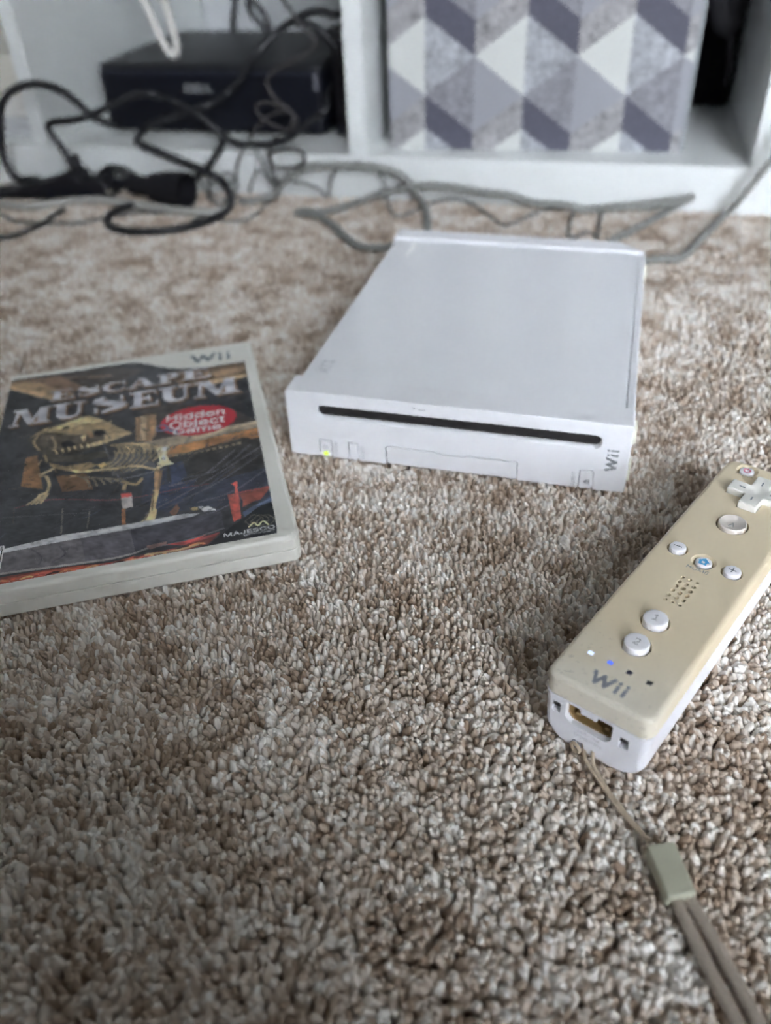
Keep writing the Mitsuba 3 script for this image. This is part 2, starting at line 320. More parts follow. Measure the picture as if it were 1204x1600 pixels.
# pale things in the far-left cube
PB = [mat('board_cream', (0.55, 0.53, 0.47), 0.6), mat('board_grey', (0.50, 0.51, 0.52), 0.6), mat('board_white', (0.62, 0.61, 0.58), 0.6)]
for k, (z0, z1, x0, y0, m, lab) in enumerate(((ZF + .05, 51, -500, 26, 1, 'flat grey box at the bottom of the stack in the far-left cube'), (51.1, 70.2, -505, 34, 2, 'whitish flat box in the middle of the stack in the far-left cube'), (70.3, 105, -495, 30, 0, 'cream box on top of the stack in the far-left cube'))):
    k0 = thing('game_box', lab, 'box')
    add(k0 + '__tray', block(x0, y0, z0, -254 + k * 2, y0 + 230, z0 + (z1 - z0) * .55, .8), PB[m])
    add(k0 + '__lid', block(x0 - .8, y0 - .8, z0 + (z1 - z0) * .56, -253 + k * 2, y0 + 230.8, z1, .8), PB[m])

# ------------------------------------------------------------------ game console
CY = -0.0264; PC = (rot(CY), np.array([0.1393, -0.3952, 0.0]))
con = thing('game_console', 'white game console lying flat on the carpet with a black disc slot in its front', 'game console')
def fr(m, depth=0.0):   # a mesh drawn in the front's plane (x, z, out of the front)
    return mv(mv(m, (0, 0, 0), rot(math.pi / 2, 'x')), (0, depth, 0))
bez = man(fr(prism(rrect(0, 0, 163, 36.5, 1.3, 4), -15.6, 0, .7, .8, 3)))
def frm(pts, z0, z1): return man(fr(prism(pts, z0, z1)))
def stad(x0, z0, x1, z1, n=8): return rrect(x0, z0, x1, z1, (z1 - z0) / 2 - .01, n)
rim = []
for ins, dep in ((-1.1, .3), (-.45, -.55), (-.1, -1.3), (0, -2.0)):
    rim.append(np.c_[stad(15.8 + ins, 23.5 + ins, 149.5 - ins, 29.0 - ins), np.full(36, dep)])
def loft(rings):
    n = len(rings[0]); v = np.vstack(rings); i = np.arange(n); j = (i + 1) % n; f = []
    for k in range(len(rings) - 1):
        a, b = k * n, (k + 1) * n
        f += [np.stack([a + i, b + j, a + j], 1), np.stack([a + i, b + i, b + j], 1)]
    f.append(earcut(rings[0][:, :2])); f.append(earcut(rings[-1][:, :2])[:, ::-1] + (len(rings) - 1) * n)
    return v, np.vstack(f)
bez = bez - man(fr(loft(rim))) - frm(stad(15.8, 23.5, 149.5, 29.0), -13, -1.5)
door = [(49.8, -2), (113.4, -2), (113.4, 10.3), (89.2, 10.3), (88.2, 9.7), (76, 9.7), (74.6, 10.6), (49.8, 10.6)]
cut = Polygon(roundpoly(door, 1.2)); btn = {'power': (15.9, -2, 21.5, 10.0), 'reset': (31.0, -2, 35.3, 10.2), 'eject': (142.2, -2, 148.1, 10.2)}
bez = bez - frm(np.array(cut.buffer(.42).exterior.coords)[:-1], -2.4, 1)
for x0, z0, x1, z1 in btn.values(): bez = bez - frm(rrect(x0 - .45, z0, x1 + .45, z1 + .45, .8, 3), -2.4, 1)
add(con + '__front_bezel', bez, CONS2, PC, 28)
add(con + '__disc_slot', fr(prism(stad(15.9, 23.6, 149.4, 28.9), -12.8, -2.6)), SLOTDUST, PC, label='black disc slot')
d2 = np.array(Polygon([(x, max(z, .6)) for x, z in door]).buffer(-.12).exterior.coords)[:-1]
add(con + '__card_door', fr(prism(roundpoly(d2, 1.1), -2.3, .02, .35, 0, 2)), CONS2, PC, label='flap over the card slot')
for nme, (x0, z0, x1, z1) in btn.items():
    add(con + f'__{nme}_button', fr(prism(rrect(x0, .5, x1, z1, .7, 3), -2.3, .25, .4, 0, 2)), CONS2, PC)
scene['console_led'] = {'type': 'twosided', 'b': {'type': 'diffuse', 'reflectance': rgb((0.3, 0.5, 0.05))}}
add(con + '__power_button__power_light', fr(mv(lathe([(1.25, .15), (1.25, .32), (.9, .45)], 20), (18.75, 2.6, 0))), 'console_led', PC, label='glowing yellow-green light', emitter={'type': 'area', 'radiance': rgb((0.0034, 0.0050, 0.00016))})
ring = Point(0, 0).buffer(1.15).difference(Point(0, 0).buffer(.8)).difference(sbox(-2, -.4, 0, .4)).union(sbox(-1.7, -.16, -.1, .16))
add(con + '__power_button__power_symbol', fr(mv(shp(ring, .24, .29), (18.6, 6.4, 0))), PALEPRINT, PC)
tri = Polygon([(-1.3, 0), (.5, 1.35), (.5, -1.35)]).union(sbox(.95, -1.35, 1.55, 1.35))
add(con + '__eject_button__eject_symbol', fr(mv(shp(tri, .24, .29), (145.2, 4.4, 0))), GREYPRINT, PC)
for nme, s, x, z, L in (('power', 'POWER', 24.9, 5.4, 7.2), ('reset', 'RESET', 38.6, 5.4, 6.4), ('eject', 'EJECT', 140.2, 5.3, 6.2)):
    m = text_at(s, 1.55, (0, 0, 0), 90, .04, squeeze=1.15)
    add(con + f'__{nme}_lettering', fr(mv(m, (x, z, -.01))), GREYPRINT if nme == 'eject' else PALEPRINT, PC, False)
lg = logo(11.8, 5.0, 1.15)
m = mv(shp(lg, -.01, .04), (158.1, 11.4, 0), rot(math.pi / 2))
add(con + '__logo_lettering', fr(m), GREYPRINT, PC, False, label='grey logo lettering')
add(con + '__body_shell', prism(roundpoly([(3, 15.65), (158.5, 15.65), (158.5, 206.3), (3, 206.3)], .5, 3), .8, 35.5, .8, .8, 3), CONS, PC)
add(con + '__base_panel', prism(roundpoly([(158.75, 15.65), (162.7, 15.65), (162.7, 206.2), (158.75, 206.3)], .5, 3), .8, 35.5, .7, .8, 3), CONS, PC)
add(con + '__back_panel', prism(roundpoly([(.8, 206.4), (163, 206.4), (146.2, 223.4), (.8, 223.4)], 1.2, 3), .4, 36.6, 1.4, .8, 3), CONS2, PC)
for y, x in ((10, 163), (196, 162.7)):
    for z in (27.5, 7.0):
        add(con + '__rubber_foot', mv(prism(rrect(-4.5, -4.5, 4.5, 4.5, 2, 4), 0, 1.5, .5, 0, 2), (x - .05, y, z), rot(math.pi / 2, 'y')), CREAM_RUBBER, PC)
add(con + '__maker_lettering', mv(text_at('Nintendo', 3.0, (0, 0, 0), 90, .12, True, squeeze=1.3), (18.4, 190, 35.46)), mat('glare_white', (0.97, 0.97, 0.97), 0.05), PC, False)  # near-white colour paints the glare on this raised lettering
at = cat(text_at('ATI', 5.0, (0, 0, 0), 90, .05, True), shp(sbox(-6.2, -6.6, .8, 6.6).difference(sbox(-5.9, -6.3, .5, 6.3)), 0, .04))
add(con + '__chip_sticker', mv(at, (14.5, 28, 35.48)), mat('sticker_grey', (0.60, 0.62, 0.65), 0.3), PC, False, label='faint square sticker')
for x0 in (30, 70, 108):
    add(con + '__rear_vent', block(x0, 223.3, 10, x0 + 24, 224.4, 27, .4), mat('vent_dark', (0.05, 0.05, 0.055), 0.6) if x0 == 30 else 'vent_dark', PC)
scratch = unary_union([LineString([(63.5, 33.9), (64.6, 33.6)]).buffer(.16), LineString([(66, 33.4), (67.6, 33.1), (69.2, 33.3)]).buffer(.14)])
add(con + '__scuff_mark', fr(shp(scratch, .0, .03)), GREYPRINT, PC, False)

# ------------------------------------------------------------------ game case with its printed cover
PG = (np.array([[0.89203, -0.45166, -0.0167], [0.45175, 0.89214, 0.00181], [0.01408, -0.00916, 0.99986]]), np.array([0.0508, -0.5362, 0.0141]))
gc = thing('game_case', 'white plastic game case with a dinosaur skeleton cover lying left of the console', 'game case')
SHELL = mat('case_white', proc(lambda p, n, uv: mix((0.79, 0.785, 0.73), (0.71, 0.70, 0.63), dr.clip(fbm(p.x * 60, p.y * 60, p.z * 60) * 1.6 - .45, 0, 1))), 0.33, 0.5)
SHELL_IN = mat('case_groove', (0.10, 0.10, 0.09), 0.6)
out = rrect(0, 0, 135, 190, 4.5, 6)
add(gc + '__lid', prism(out, -6.9, 0, 2.2, .35, 4), SHELL, PG)
add(gc + '__base', prism(inset(ccw(out), .15), -14, -7.35, .3, 1.2, 3), SHELL, PG)
add(gc + '__seam', prism(inset(ccw(out), 1.2), -7.4, -6.85), SHELL_IN, PG)
ART = '''[["p","6e5540",0,[[-1.1,183.0],[27.9,179.8],[42.2,160.4],[17.8,157.2],[1.2,174.1]]],["p","8c7250",0,[[0.4,181.2],[16.3,175.2],[36.9,155.3],[31.7,152.6],[1.4,175.3]]],["p","a08560",0,[[1.3,175.9],[12.8,168.4],[30.3,152.5],[27.1,150.7],[1.4,172.2]]],["p","3a3330",0,[[27.2,180.0],[54.2,182.1],[74.4,172.0],[54.8,156.8],[42.2,160.4]]],["l","5a4636",3,[[30.3,175.8],[54.5,170.8]]],["p","6a543e",0,[[85.7,163.3],[128.8,161.9],[128.1,145.8],[107.3,142.1],[93.4,143.8]]],["p","8c7050",0,[[94.1,157.4],[128.3,157.5],[128.3,151.7],[106.4,149.2]]],["p","a58a62",0,[[107.7,147.5],[128.3,148.9],[128.1,144.9],[107.2,141.6]]],["p","23252a",0,[[107.2,140.7],[128.7,144.7],[129.7,92.9],[116.0,113.4],[97.8,122.1]]],["p","3a3430",0,[[71.3,130.9],[97.9,123.5],[118.4,111.2],[128.2,97.2],[81.0,91.1],[71.0,94.3]]],["p","8e7f6a",0,[[69.7,93.5],[128.2,97.2],[129.5,90.9],[84.5,85.6],[73.4,86.3]]],["p","a9987c",0,[[83.5,90.8],[128.2,96.5],[128.6,94.3],[84.6,87.5]]],["p","a5733a",0,[[84.5,85.1],[129.4,90.4],[129.9,81.4],[120.9,83.1],[102.9,79.2],[89.0,74.2],[83.0,77.3]]],["p","8a5c30",0,[[100.9,86.6],[129.5,86.6],[129.8,80.7],[113.0,80.7],[101.6,79.1]]],["l","5a3d22",1,[[102.8,86.5],[102.9,79.2]]],["p","7a5630",0,[[16.7,97.3],[21.8,98.1],[27.0,67.3],[16.8,72.7]]],["p","6a4a2c",0,[[32.1,76.5],[45.8,74.4],[49.8,60.2],[35.9,62.4]]],["p","8a6a48",0,[[68.6,119.5],[79.1,120.1],[78.6,99.3],[76.0,93.9],[68.5,96.3]]],["p","b8a07a",0,[[71.2,119.4],[74.1,119.5],[73.5,95.9],[70.8,96.3]]],["p","9a7448",0,[[75.3,116.4],[78.0,117.2],[77.6,99.6],[75.0,96.7]]],["p","2b3140",0,[[73.2,72.4],[132.6,74.5],[128.2,27.5],[81.6,32.2],[70.6,43.5]]],["p","2a2827",0,[[83.0,76.2],[120.9,83.1],[131.3,74.8],[130.0,54.4],[96.0,47.8],[82.4,56.3]]],["p","2a3550",0,[[84.0,69.0],[90.1,71.6],[91.9,57.6],[84.6,51.4]]],["p","27324c",0,[[77.6,53.6],[96.4,54.1],[88.6,37.9],[77.2,33.5]]],["l","55525a",1.1,[[72.8,33.9],[95.5,47.9],[128.6,73.3]]],["l","4a4a52",1.1,[[88.7,39.8],[105.2,48.5],[129.3,68.4]]],["l","3c3c48",1.1,[[81.8,36.0],[95.2,42.3],[113.6,59.6]]],["l","50505c",1.1,[[95.3,35.8],[111.0,39.4],[130.0,54.4]]],["l","55525a",1.1,[[83.4,51.8],[98.5,56.0],[114.8,73.0]]],["l","4a4a52",1.1,[[89.4,56.3],[106.3,59.0],[122.6,75.3]]],["l","3c3c48",1.1,[[99.9,36.3],[115.7,32.8],[128.9,41.7]]],["l","50505c",1.1,[[72.7,25.4],[99.9,26.0],[123.3,39.2]]],["p","6a4630",0,[[82.7,31.8],[86.3,37.6],[87.3,33.3],[84.8,28.3]]],["p","303236",0,[[5.3,63.7],[58.0,55.5],[62.8,34.1],[38.0,28.7],[9.6,28.4]]],["l","5a5650",1.0,[[48.7,43.3],[48.1,31.1]]],["l","5a5650",1.0,[[36.8,49.0],[37.4,30.7]]],["l","47474b",0.8,[[10.2,50.3],[47.1,42.8]]],["l","6a3038",0.9,[[16.2,55.9],[31.7,57.6],[61.5,48.3],[89.1,48.9],[100.8,48.4]]],["l","54545c",1,[[63.8,53.7],[56.2,84.7],[53.5,97.5]]],["l","606068",1.0,[[57.8,64.0],[68.4,65.1],[82.7,67.1]]],["d","8c7c60",2.1,[[84.9,77.9],[87.8,77.6],[90.8,77.3],[93.7,77.1],[96.7,77.0],[99.6,77.0],[102.6,77.1],[105.6,77.2],[108.6,77.4],[111.6,77.7],[114.7,78.0],[117.7,78.5]]],["l","4b463e",1.4,[[83.1,78.5],[100.3,77.6],[119.6,83.0]]],["l","b09a70",2.6,[[57.3,95.8],[66.0,94.4],[73.5,91.1],[80.2,85.1]]],["l","8f7d58",1.5,[[58.5,95.4],[60.8,90.3],[57.3,82.0],[53.0,77.5]]],["l","75664a",1.5,[[61.0,94.6],[63.3,89.3],[59.7,81.3],[55.5,76.7]]],["l","a8936a",1.5,[[63.5,93.8],[65.8,88.2],[62.1,80.5],[57.9,75.9]]],["l","8f7d58",1.5,[[66.0,93.0],[68.2,87.2],[64.6,79.7],[60.3,75.2]]],["l","75664a",1.5,[[68.5,92.2],[70.7,86.2],[67.0,79.0],[62.7,74.4]]],["l","a8936a",1.5,[[71.0,91.4],[73.1,85.2],[69.4,78.2],[65.1,73.6]]],["l","8f7d58",1.5,[[73.5,90.6],[75.6,84.1],[71.8,77.4],[67.5,72.9]]],["l","75664a",1.5,[[75.9,89.8],[78.0,83.1],[74.3,76.6],[69.9,72.1]]],["l","a8936a",1.5,[[78.4,89.0],[80.5,82.1],[76.7,75.9],[72.3,71.4]]],["p","4a4a4c",0,[[56.2,87.0],[73.4,83.9],[78.0,70.9],[57.8,68.4]]],["l","86775a",1.2,[[58.6,89.8],[59.4,84.9],[55.9,78.8],[51.1,74.9]]],["l","86775a",1.2,[[61.3,89.0],[62.1,84.0],[58.5,78.0],[53.7,74.1]]],["l","86775a",1.2,[[64.0,88.1],[64.8,83.1],[61.2,77.1],[56.4,73.3]]],["l","86775a",1.2,[[66.7,87.2],[67.5,82.3],[63.9,76.3],[59.0,72.4]]],["l","86775a",1.2,[[69.5,86.4],[70.2,81.4],[66.5,75.4],[61.6,71.6]]],["l","86775a",1.2,[[72.2,85.5],[72.8,80.6],[69.2,74.6],[64.3,70.8]]],["l","86775a",1.2,[[74.9,84.6],[75.5,79.7],[71.8,73.8],[66.9,69.9]]],["l","a8946a",2.2,[[45.7,76.6],[57.6,74.6],[68.4,73.9],[77.9,67.5]]],["l","6d6350",1.5,[[42.3,73.3],[46.0,69.5],[48.0,62.9]]],["l","6d6350",1.5,[[45.7,71.8],[49.3,68.5],[51.2,62.7]]],["l","6d6350",1.5,[[49.0,70.3],[52.6,67.4],[54.5,62.5]]],["l","6d6350",1.5,[[52.3,68.8],[55.9,66.4],[57.8,62.4]]],["l","6d6350",1.5,[[55.7,67.3],[59.2,65.3],[61.0,62.2]]],["l","6d6350",1.5,[[59.0,65.8],[62.5,64.3],[64.3,62.0]]],["p","d0bf94",0,[[78.3,86.1],[84.0,86.7],[85.1,84.9],[83.1,79.6],[83.9,74.0],[86.2,70.1],[81.6,69.7],[77.9,66.9],[76.8,69.0],[79.6,74.9]]],["p","efe4c0",0,[[81.1,86.2],[83.9,86.2],[82.1,78.8],[82.9,72.7],[80.8,75.7]]],["p","8f6f48",0,[[77.0,67.8],[79.4,67.8],[78.3,50.2],[76.7,50.7]]],["p","6d5236",0,[[79.3,66.0],[80.8,66.0],[78.9,49.0],[78.0,49.3]]],["p","b49a68",0,[[76.2,50.9],[79.0,50.6],[77.4,41.3],[76.8,34.6],[74.5,35.4]]],["l","c2ab78",2.2,[[75.2,36.1],[72.7,30.1],[69.4,27.2]]],["l","c2ab78",2.2,[[76.0,35.8],[74.2,29.7],[71.4,26.6]]],["l","c2ab78",2.2,[[76.8,35.6],[75.8,29.2],[73.4,26.0]]],["l","4a3c2a",0.8,[[76.4,49.8],[75.5,36.0]]],["l","4a3c2a",0.8,[[74.5,35.4],[71.4,27.7]]],["l","8a744c",2.2,[[62.5,62.6],[68.4,58.2],[71.3,62.0]]],["l","9a8458",2.4,[[63.7,59.6],[63.2,56.0]]],["l","b5a27a",2.4,[[24.8,80.1],[27.6,81.5],[30.5,83.3]]],["l","a08c64",1.9,[[27.7,77.9],[29.6,70.8],[28.9,64.6],[25.6,63.2]]],["l","a8946c",1.5,[[26.7,63.6],[24.2,59.9],[21.1,56.8]]],["l","a8946c",1.5,[[27.7,63.4],[25.5,59.5],[23.0,56.6]]],["l","a8946c",1.5,[[28.6,63.1],[26.8,59.1],[25.0,56.4]]],["l","a8946c",1.5,[[29.5,62.8],[28.0,58.7],[26.9,56.2]]],["p","3a342c",0,[[15.7,114.6],[22.5,123.9],[39.5,130.3],[55.5,120.3],[67.5,103.9],[58.4,100.3],[51.0,96.8],[41.3,93.7],[27.7,97.4],[21.1,103.1]]],["p","917c56",0,[[16.0,115.5],[22.6,122.6],[32.1,124.2],[39.6,129.2],[45.9,128.8],[53.1,121.6],[58.9,113.9],[67.0,104.3],[59.6,104.4],[53.2,108.5],[45.6,110.0],[36.6,112.9],[24.8,118.8],[18.6,117.2]]],["p","c8b27c",0,[[22.6,122.3],[32.1,123.9],[39.6,128.7],[45.5,128.1],[52.9,121.4],[50.3,119.8],[42.5,122.4],[33.7,119.5],[26.0,119.4]]],["p","9a8258",0,[[43.8,120.9],[52.9,119.2],[59.5,112.7],[58.3,109.7],[49.2,114.4]]],["p","50463a",0,[[22.4,117.5],[36.6,112.4],[45.6,109.5],[57.1,104.8],[58.4,101.3],[51.0,98.8],[41.1,97.1],[28.6,101.1],[21.9,108.2]]],["p","a8916a",0,[[53.2,107.5],[67.0,104.1],[59.0,101.1],[53.5,99.0],[44.8,97.4],[45.9,100.4],[53.4,102.5]]],["p","1d1c1e",0,[[47.3,113.5],[52.5,112.9],[54.8,107.5],[51.0,106.7],[48.1,109.7]]],["p","24221e",0,[[32.0,121.6],[35.0,122.2],[36.2,119.2],[33.0,119.2]]],["p","1d1c1e",0,[[32.6,106.7],[36.9,107.3],[39.9,102.4],[36.3,99.6],[33.2,102.1]]],["p","8e6e48",0,[[44.2,113.0],[47.0,112.1],[48.2,106.6],[46.3,106.7]]],["p","c9a878",0,[[41.8,109.2],[44.3,110.4],[44.7,105.2],[43.1,103.8]]],["l","c0a878",1.1,[[30.5,100.0],[31.2,96.7]]],["l","c0a878",1.1,[[33.5,100.3],[34.2,96.9]]],["l","c0a878",1.1,[[36.4,100.6],[37.1,97.2]]],["l","c0a878",1.1,[[39.3,100.8],[40.0,97.5]]],["l","c0a878",1.1,[[42.3,101.1],[43.0,97.7]]],["l","c0a878",1.1,[[45.3,101.4],[45.9,98.0]]],["l","c0a878",1.1,[[48.3,101.6],[48.9,98.2]]],["l","c0a878",1.1,[[51.3,101.9],[51.9,98.5]]],["l","c0a878",1.1,[[54.3,102.2],[54.8,98.8]]],["l","96805a",1.6,[[21.1,117.9],[19.2,111.0],[22.3,102.7]]],["l","5a4e3c",2,[[25.2,114.1],[24.7,104.3]]],["l","8a7858",1.8,[[27.7,113.2],[30.2,105.0],[29.3,100.4]]],["p","86704a",0,[[27.6,89.6],[35.8,83.8],[46.6,83.6],[50.6,80.5],[45.7,77.1],[36.0,79.7],[29.8,84.8]]],["p","c9b078",0,[[37.4,80.4],[44.5,77.0],[49.5,77.2],[48.1,74.8],[41.0,76.4]]],["p","c2a466",0,[[50.6,80.5],[53.9,81.3],[55.8,77.9],[52.2,77.3]]],["p","403a30",0,[[22.4,101.4],[35.2,93.8],[45.1,91.8],[53.6,92.6],[56.2,85.9],[41.7,85.9],[28.2,90.2]]],["l","8a7650",1.6,[[27.0,90.5],[25.3,96.9]]],["p","a39c98",0,[[62.0,50.2],[66.8,49.5],[67.3,40.5],[62.8,40.7]]],["p","b03c34",0,[[61.8,52.7],[66.5,52.3],[66.8,49.1],[62.1,49.5]]],["l","8a5a34",2.2,[[63.2,40.2],[63.4,26.4]]],["p","aa4434",0,[[108.5,37.3],[113.3,37.9],[113.3,18.9],[109.1,17.0]]],["l","b04a38",1.6,[[112.9,46.3],[112.3,36.5]]],["p","b84438",0,[[110.4,45.4],[113.3,46.6],[113.1,42.4]]],["p","7a3a2c",0,[[113.5,36.6],[127.9,37.8],[122.2,29.4],[114.7,28.8]]],["l","9c3a34",1.1,[[113.2,37.5],[128.1,38.2]]],["p","8a4434",0,[[115.0,31.7],[120.5,29.9],[113.8,26.1]]],["p","42526c",0,[[113.5,22.7],[128.7,31.8],[128.2,24.8],[114.1,18.0]]],["l","6a80a0",1,[[120.0,25.7],[128.5,29.5]]],["l","2a2a30",1,[[113.3,30.2],[113.1,18.6]]],["p","c8c8d4",0,[[95.1,32.3],[99.6,31.7],[102.9,27.5],[97.3,28.1]]],["p","a08a58",0,[[91.7,32.5],[94.9,32.4],[95.0,30.0],[92.5,30.4]]],["p","b0b0b4",0,[[8.8,26.5],[38.0,29.4],[47.7,29.0],[62.8,28.8],[77.1,28.8],[88.2,29.0],[96.1,27.3],[92.5,26.1],[74.8,25.1],[39.3,25.0],[9.1,24.2]]],["p","d0d0d0",0,[[44.5,28.9],[49.3,28.9],[49.9,27.2],[45.4,27.2]]],["p","d0d0d0",0,[[52.0,27.7],[56.9,27.7],[57.5,26.0],[52.9,26.0]]],["p","d0d0d0",0,[[57.4,27.9],[62.3,27.9],[62.9,26.2],[58.3,26.1]]],["p","605c60",0,[[9.1,24.2],[39.3,25.0],[74.8,25.1],[92.5,26.1],[104.8,26.0],[104.9,13.7],[76.7,10.2],[57.9,6.1],[10.9,10.3]]],["p","545058",0,[[45.7,24.5],[74.8,25.1],[75.6,10.1],[57.9,6.1],[48.6,7.2]]],["p","3c3a44",0,[[66.1,24.5],[92.5,26.1],[104.8,26.0],[104.9,13.7],[76.7,10.2],[68.3,8.0]]],["l","8a8684",1.6,[[10.8,11.1],[40.3,8.5],[57.9,7.3],[66.2,7.8],[73.5,9.7]]],["l","5c5a60",1.2,[[73.5,9.7],[87.3,10.1],[104.9,13.7]]],["l","514d55",1.2,[[37.4,21.7],[39.9,15.8],[35.0,12.1]]],["l","514d55",1.0,[[25.8,23.5],[30.5,16.9],[29.9,12.0]]],["p","7a5a54",0,[[72.5,11.4],[81.0,12.0],[80.9,10.3],[74.0,8.5]]],["p","6a2a20",0,[[11.1,8.6],[40.4,7.5],[57.9,4.9],[74.0,6.3],[87.2,6.6],[103.6,11.4],[97.7,5.2],[80.7,2.6],[12.0,1.2]]],["p","a04426",0,[[11.3,6.9],[27.3,7.0],[45.5,6.5],[57.9,4.4],[68.2,6.3],[66.2,4.1],[45.7,3.6],[11.7,3.6]]],["l","c0743a",1.3,[[13.5,5.2],[16.2,6.0],[19.0,5.0]]],["l","b8502c",1.3,[[18.5,5.0],[21.2,5.8],[24.0,4.8]]],["l","d09a58",1.3,[[23.5,4.8],[26.2,5.6],[29.0,4.6]]],["l","8a2c24",1.3,[[28.5,4.7],[31.2,5.5],[34.0,4.5]]],["l","301c1c",1.3,[[33.5,4.5],[36.3,5.3],[39.1,4.3]]],["l","c0743a",1.3,[[38.6,4.4],[41.3,5.2],[44.1,4.2]]],["l","b8502c",1.3,[[43.6,4.2],[46.4,5.0],[49.2,4.0]]],["l","d09a58",1.3,[[48.7,4.0],[51.5,4.8],[54.3,3.8]]],["l","8a2c24",1.3,[[53.8,3.9],[56.7,4.7],[59.5,3.7]]],["l","301c1c",1.3,[[59.0,3.7],[61.8,4.5],[64.6,3.5]]],["l","c0743a",1.3,[[64.1,3.5],[67.0,4.3],[69.8,3.3]]],["l","b8502c",1.3,[[69.3,4.0],[72.2,4.9],[75.0,3.8]]],["l","d09a58",1.3,[[74.5,4.6],[77.4,5.4],[80.2,4.3]]],["l","8a2c24",1.3,[[79.7,5.1],[82.7,5.9],[85.5,4.9]]],["l","301c1c",1.3,[[85.0,5.6],[88.0,6.4],[90.8,5.4]]],["l","c0743a",1.3,[[90.3,6.1],[93.4,6.9],[96.2,5.9]]],["p","9a3030",0,[[80.9,9.9],[93.8,9.9],[103.6,11.9],[100.2,9.4],[87.2,7.3]]],["p","b83c34",0,[[86.2,9.5],[93.8,10.8],[98.2,11.8],[91.5,8.5]]],["l","a8885c",1.6,[[72.4,5.6],[85.0,4.9],[93.5,6.1]]],["p","15171c",0,[[89.1,3.6],[97.7,4.8],[107.0,13.1],[121.7,25.2],[129.0,27.3],[126.6,4.4],[108.4,4.4]]],["l","5a5648",0.6,[[113.9,15.6],[118.2,19.4],[121.6,15.1],[117.3,11.4],[113.9,15.6]]],["l","5a5648",0.6,[[116.2,14.9],[120.5,18.6],[123.9,14.4],[119.6,10.7],[116.2,14.9]]],["l","5a5648",0.6,[[118.6,14.1],[122.9,17.9],[126.3,13.6],[122.0,10.0],[118.6,14.1]]],["l","c8b888",1.0,[[115.1,11.5],[117.6,13.9],[118.9,11.3],[121.4,13.8],[123.3,10.8]]]]'''
cover = [(1.0, 4.0), (125.9, 3.9), (126.3, 6.0), (126.6, 14), (129.0, 163.4), (108.8, 163.5), (100, 164.6), (93, 166.6), (85.9, 169.9), (77.4, 176.6), (71.5, 181.0), (65.8, 183.1), (54.2, 183.7), (37, 183.2), (1.0, 183.4)]
SHEET = Polygon(cover)
K = 1 / 0.62      # the cover is printed brighter than it looks in the dim room
def artwork():
    import json
    parts = [(SHEET, lin('2e2f33'))]
    for kind, col, w, pts in json.loads(ART):
        c = lin(col)
        if kind == 'p':
            g = Polygon(pts).buffer(0)
            if len(pts) > 5: g = g.buffer(.35).buffer(-.5).buffer(.15)
        elif kind == 'l': g = LineString(catmull(np.c_[pts, np.zeros(len(pts))], 5)[:, :2]).buffer(w * .38)
        else: g = unary_union([Point(p).buffer(w * .5, 4) for p in pts])
        parts.append((g.intersection(SHEET), c))
    # cracks, teeth and worn bone over the skeleton, smears over the hall behind it
    rng = np.random.default_rng(5)
    bone = unary_union([g for g, c in parts if c[0] > .12 and c[2] < .25 * c[0] + .2 and 8 < g.centroid.x < 95 and 55 < g.centroid.y < 125])
    for k in range(420):
        x, y, a, L = rng.uniform(8, 96), rng.uniform(45, 124), rng.normal(.25, .9), rng.uniform(.8, 3.6)
        if not bone.contains(Point(x, y)): continue
        col = lin(['231e19', '4a3c2a', '6e5a3c', 'bfa678', '3a3128'][rng.integers(5)])
        parts.append((LineString([(x, y), (x + L * .5 * math.cos(a), y + L * .5 * math.sin(a) + .3), (x + L * math.cos(a), y + L * math.sin(a))]).buffer(rng.uniform(.15, .4), 2).intersection(SHEET), col))
    for k in range(150):
        x, y, a, L = rng.uniform(3, 124), rng.uniform(28, 125), rng.normal(.5, .35), rng.uniform(4, 13)
        q = LineString([(x, y), (x + L * .5 * math.cos(a), y + L * .5 * math.sin(a) - .9), (x + L * math.cos(a), y + L * math.sin(a))]).buffer(rng.uniform(.12, .35), 2)
        if not q.intersects(bone): parts.append((q.intersection(SHEET), lin(['1c1c20', '44424a', '26262c', '4a4038', '343a48'][rng.integers(5)])))
    parts += title_shadow()
    used, vs, fs, cs, o = None, [], [], [], 0
    done = []
    for g, c in reversed(parts):
        rest = g if used is None else g.difference(used)
        used = g if used is None else used.union(g)
        for q in getattr(rest, 'geoms', [rest]):
            if q.geom_type != 'Polygon' or q.area < .02: continue
            v, f = trimesh.creation.triangulate_polygon(q.simplify(.04), engine='earcut'); f = np.asarray(f).reshape(-1, 3)
            if len(f) == 0: continue
            v, f = trimesh.remesh.subdivide_to_size(np.c_[v, np.zeros(len(v))], f, 2.0, max_iter=12)
            a = v[f]; flip = np.cross(a[:, 1] - a[:, 0], a[:, 2] - a[:, 0])[:, 2] < 0; f[flip] = f[flip][:, ::-1]
            # painterly unevenness of the print, by place on the sheet
            nz = meshkit.noise(np.c_[v[:, :2] * .22, np.full(len(v), 1.0)]) * .5 + meshkit.noise(np.c_[v[:, 0] * .8 + v[:, 1] * .3, v[:, 1] * .8, np.full(len(v), 4.0)]) * .5
            tint = (0.30 + 1.35 * nz)[:, None]
            c2 = c * .8 + c.mean() * .2
            vs.append(v); fs.append(f + o); cs.append(np.clip(c2 * tint * K, 0, .85)); o += len(v)
    return np.vstack(vs), np.vstack(fs), np.vstack(cs)
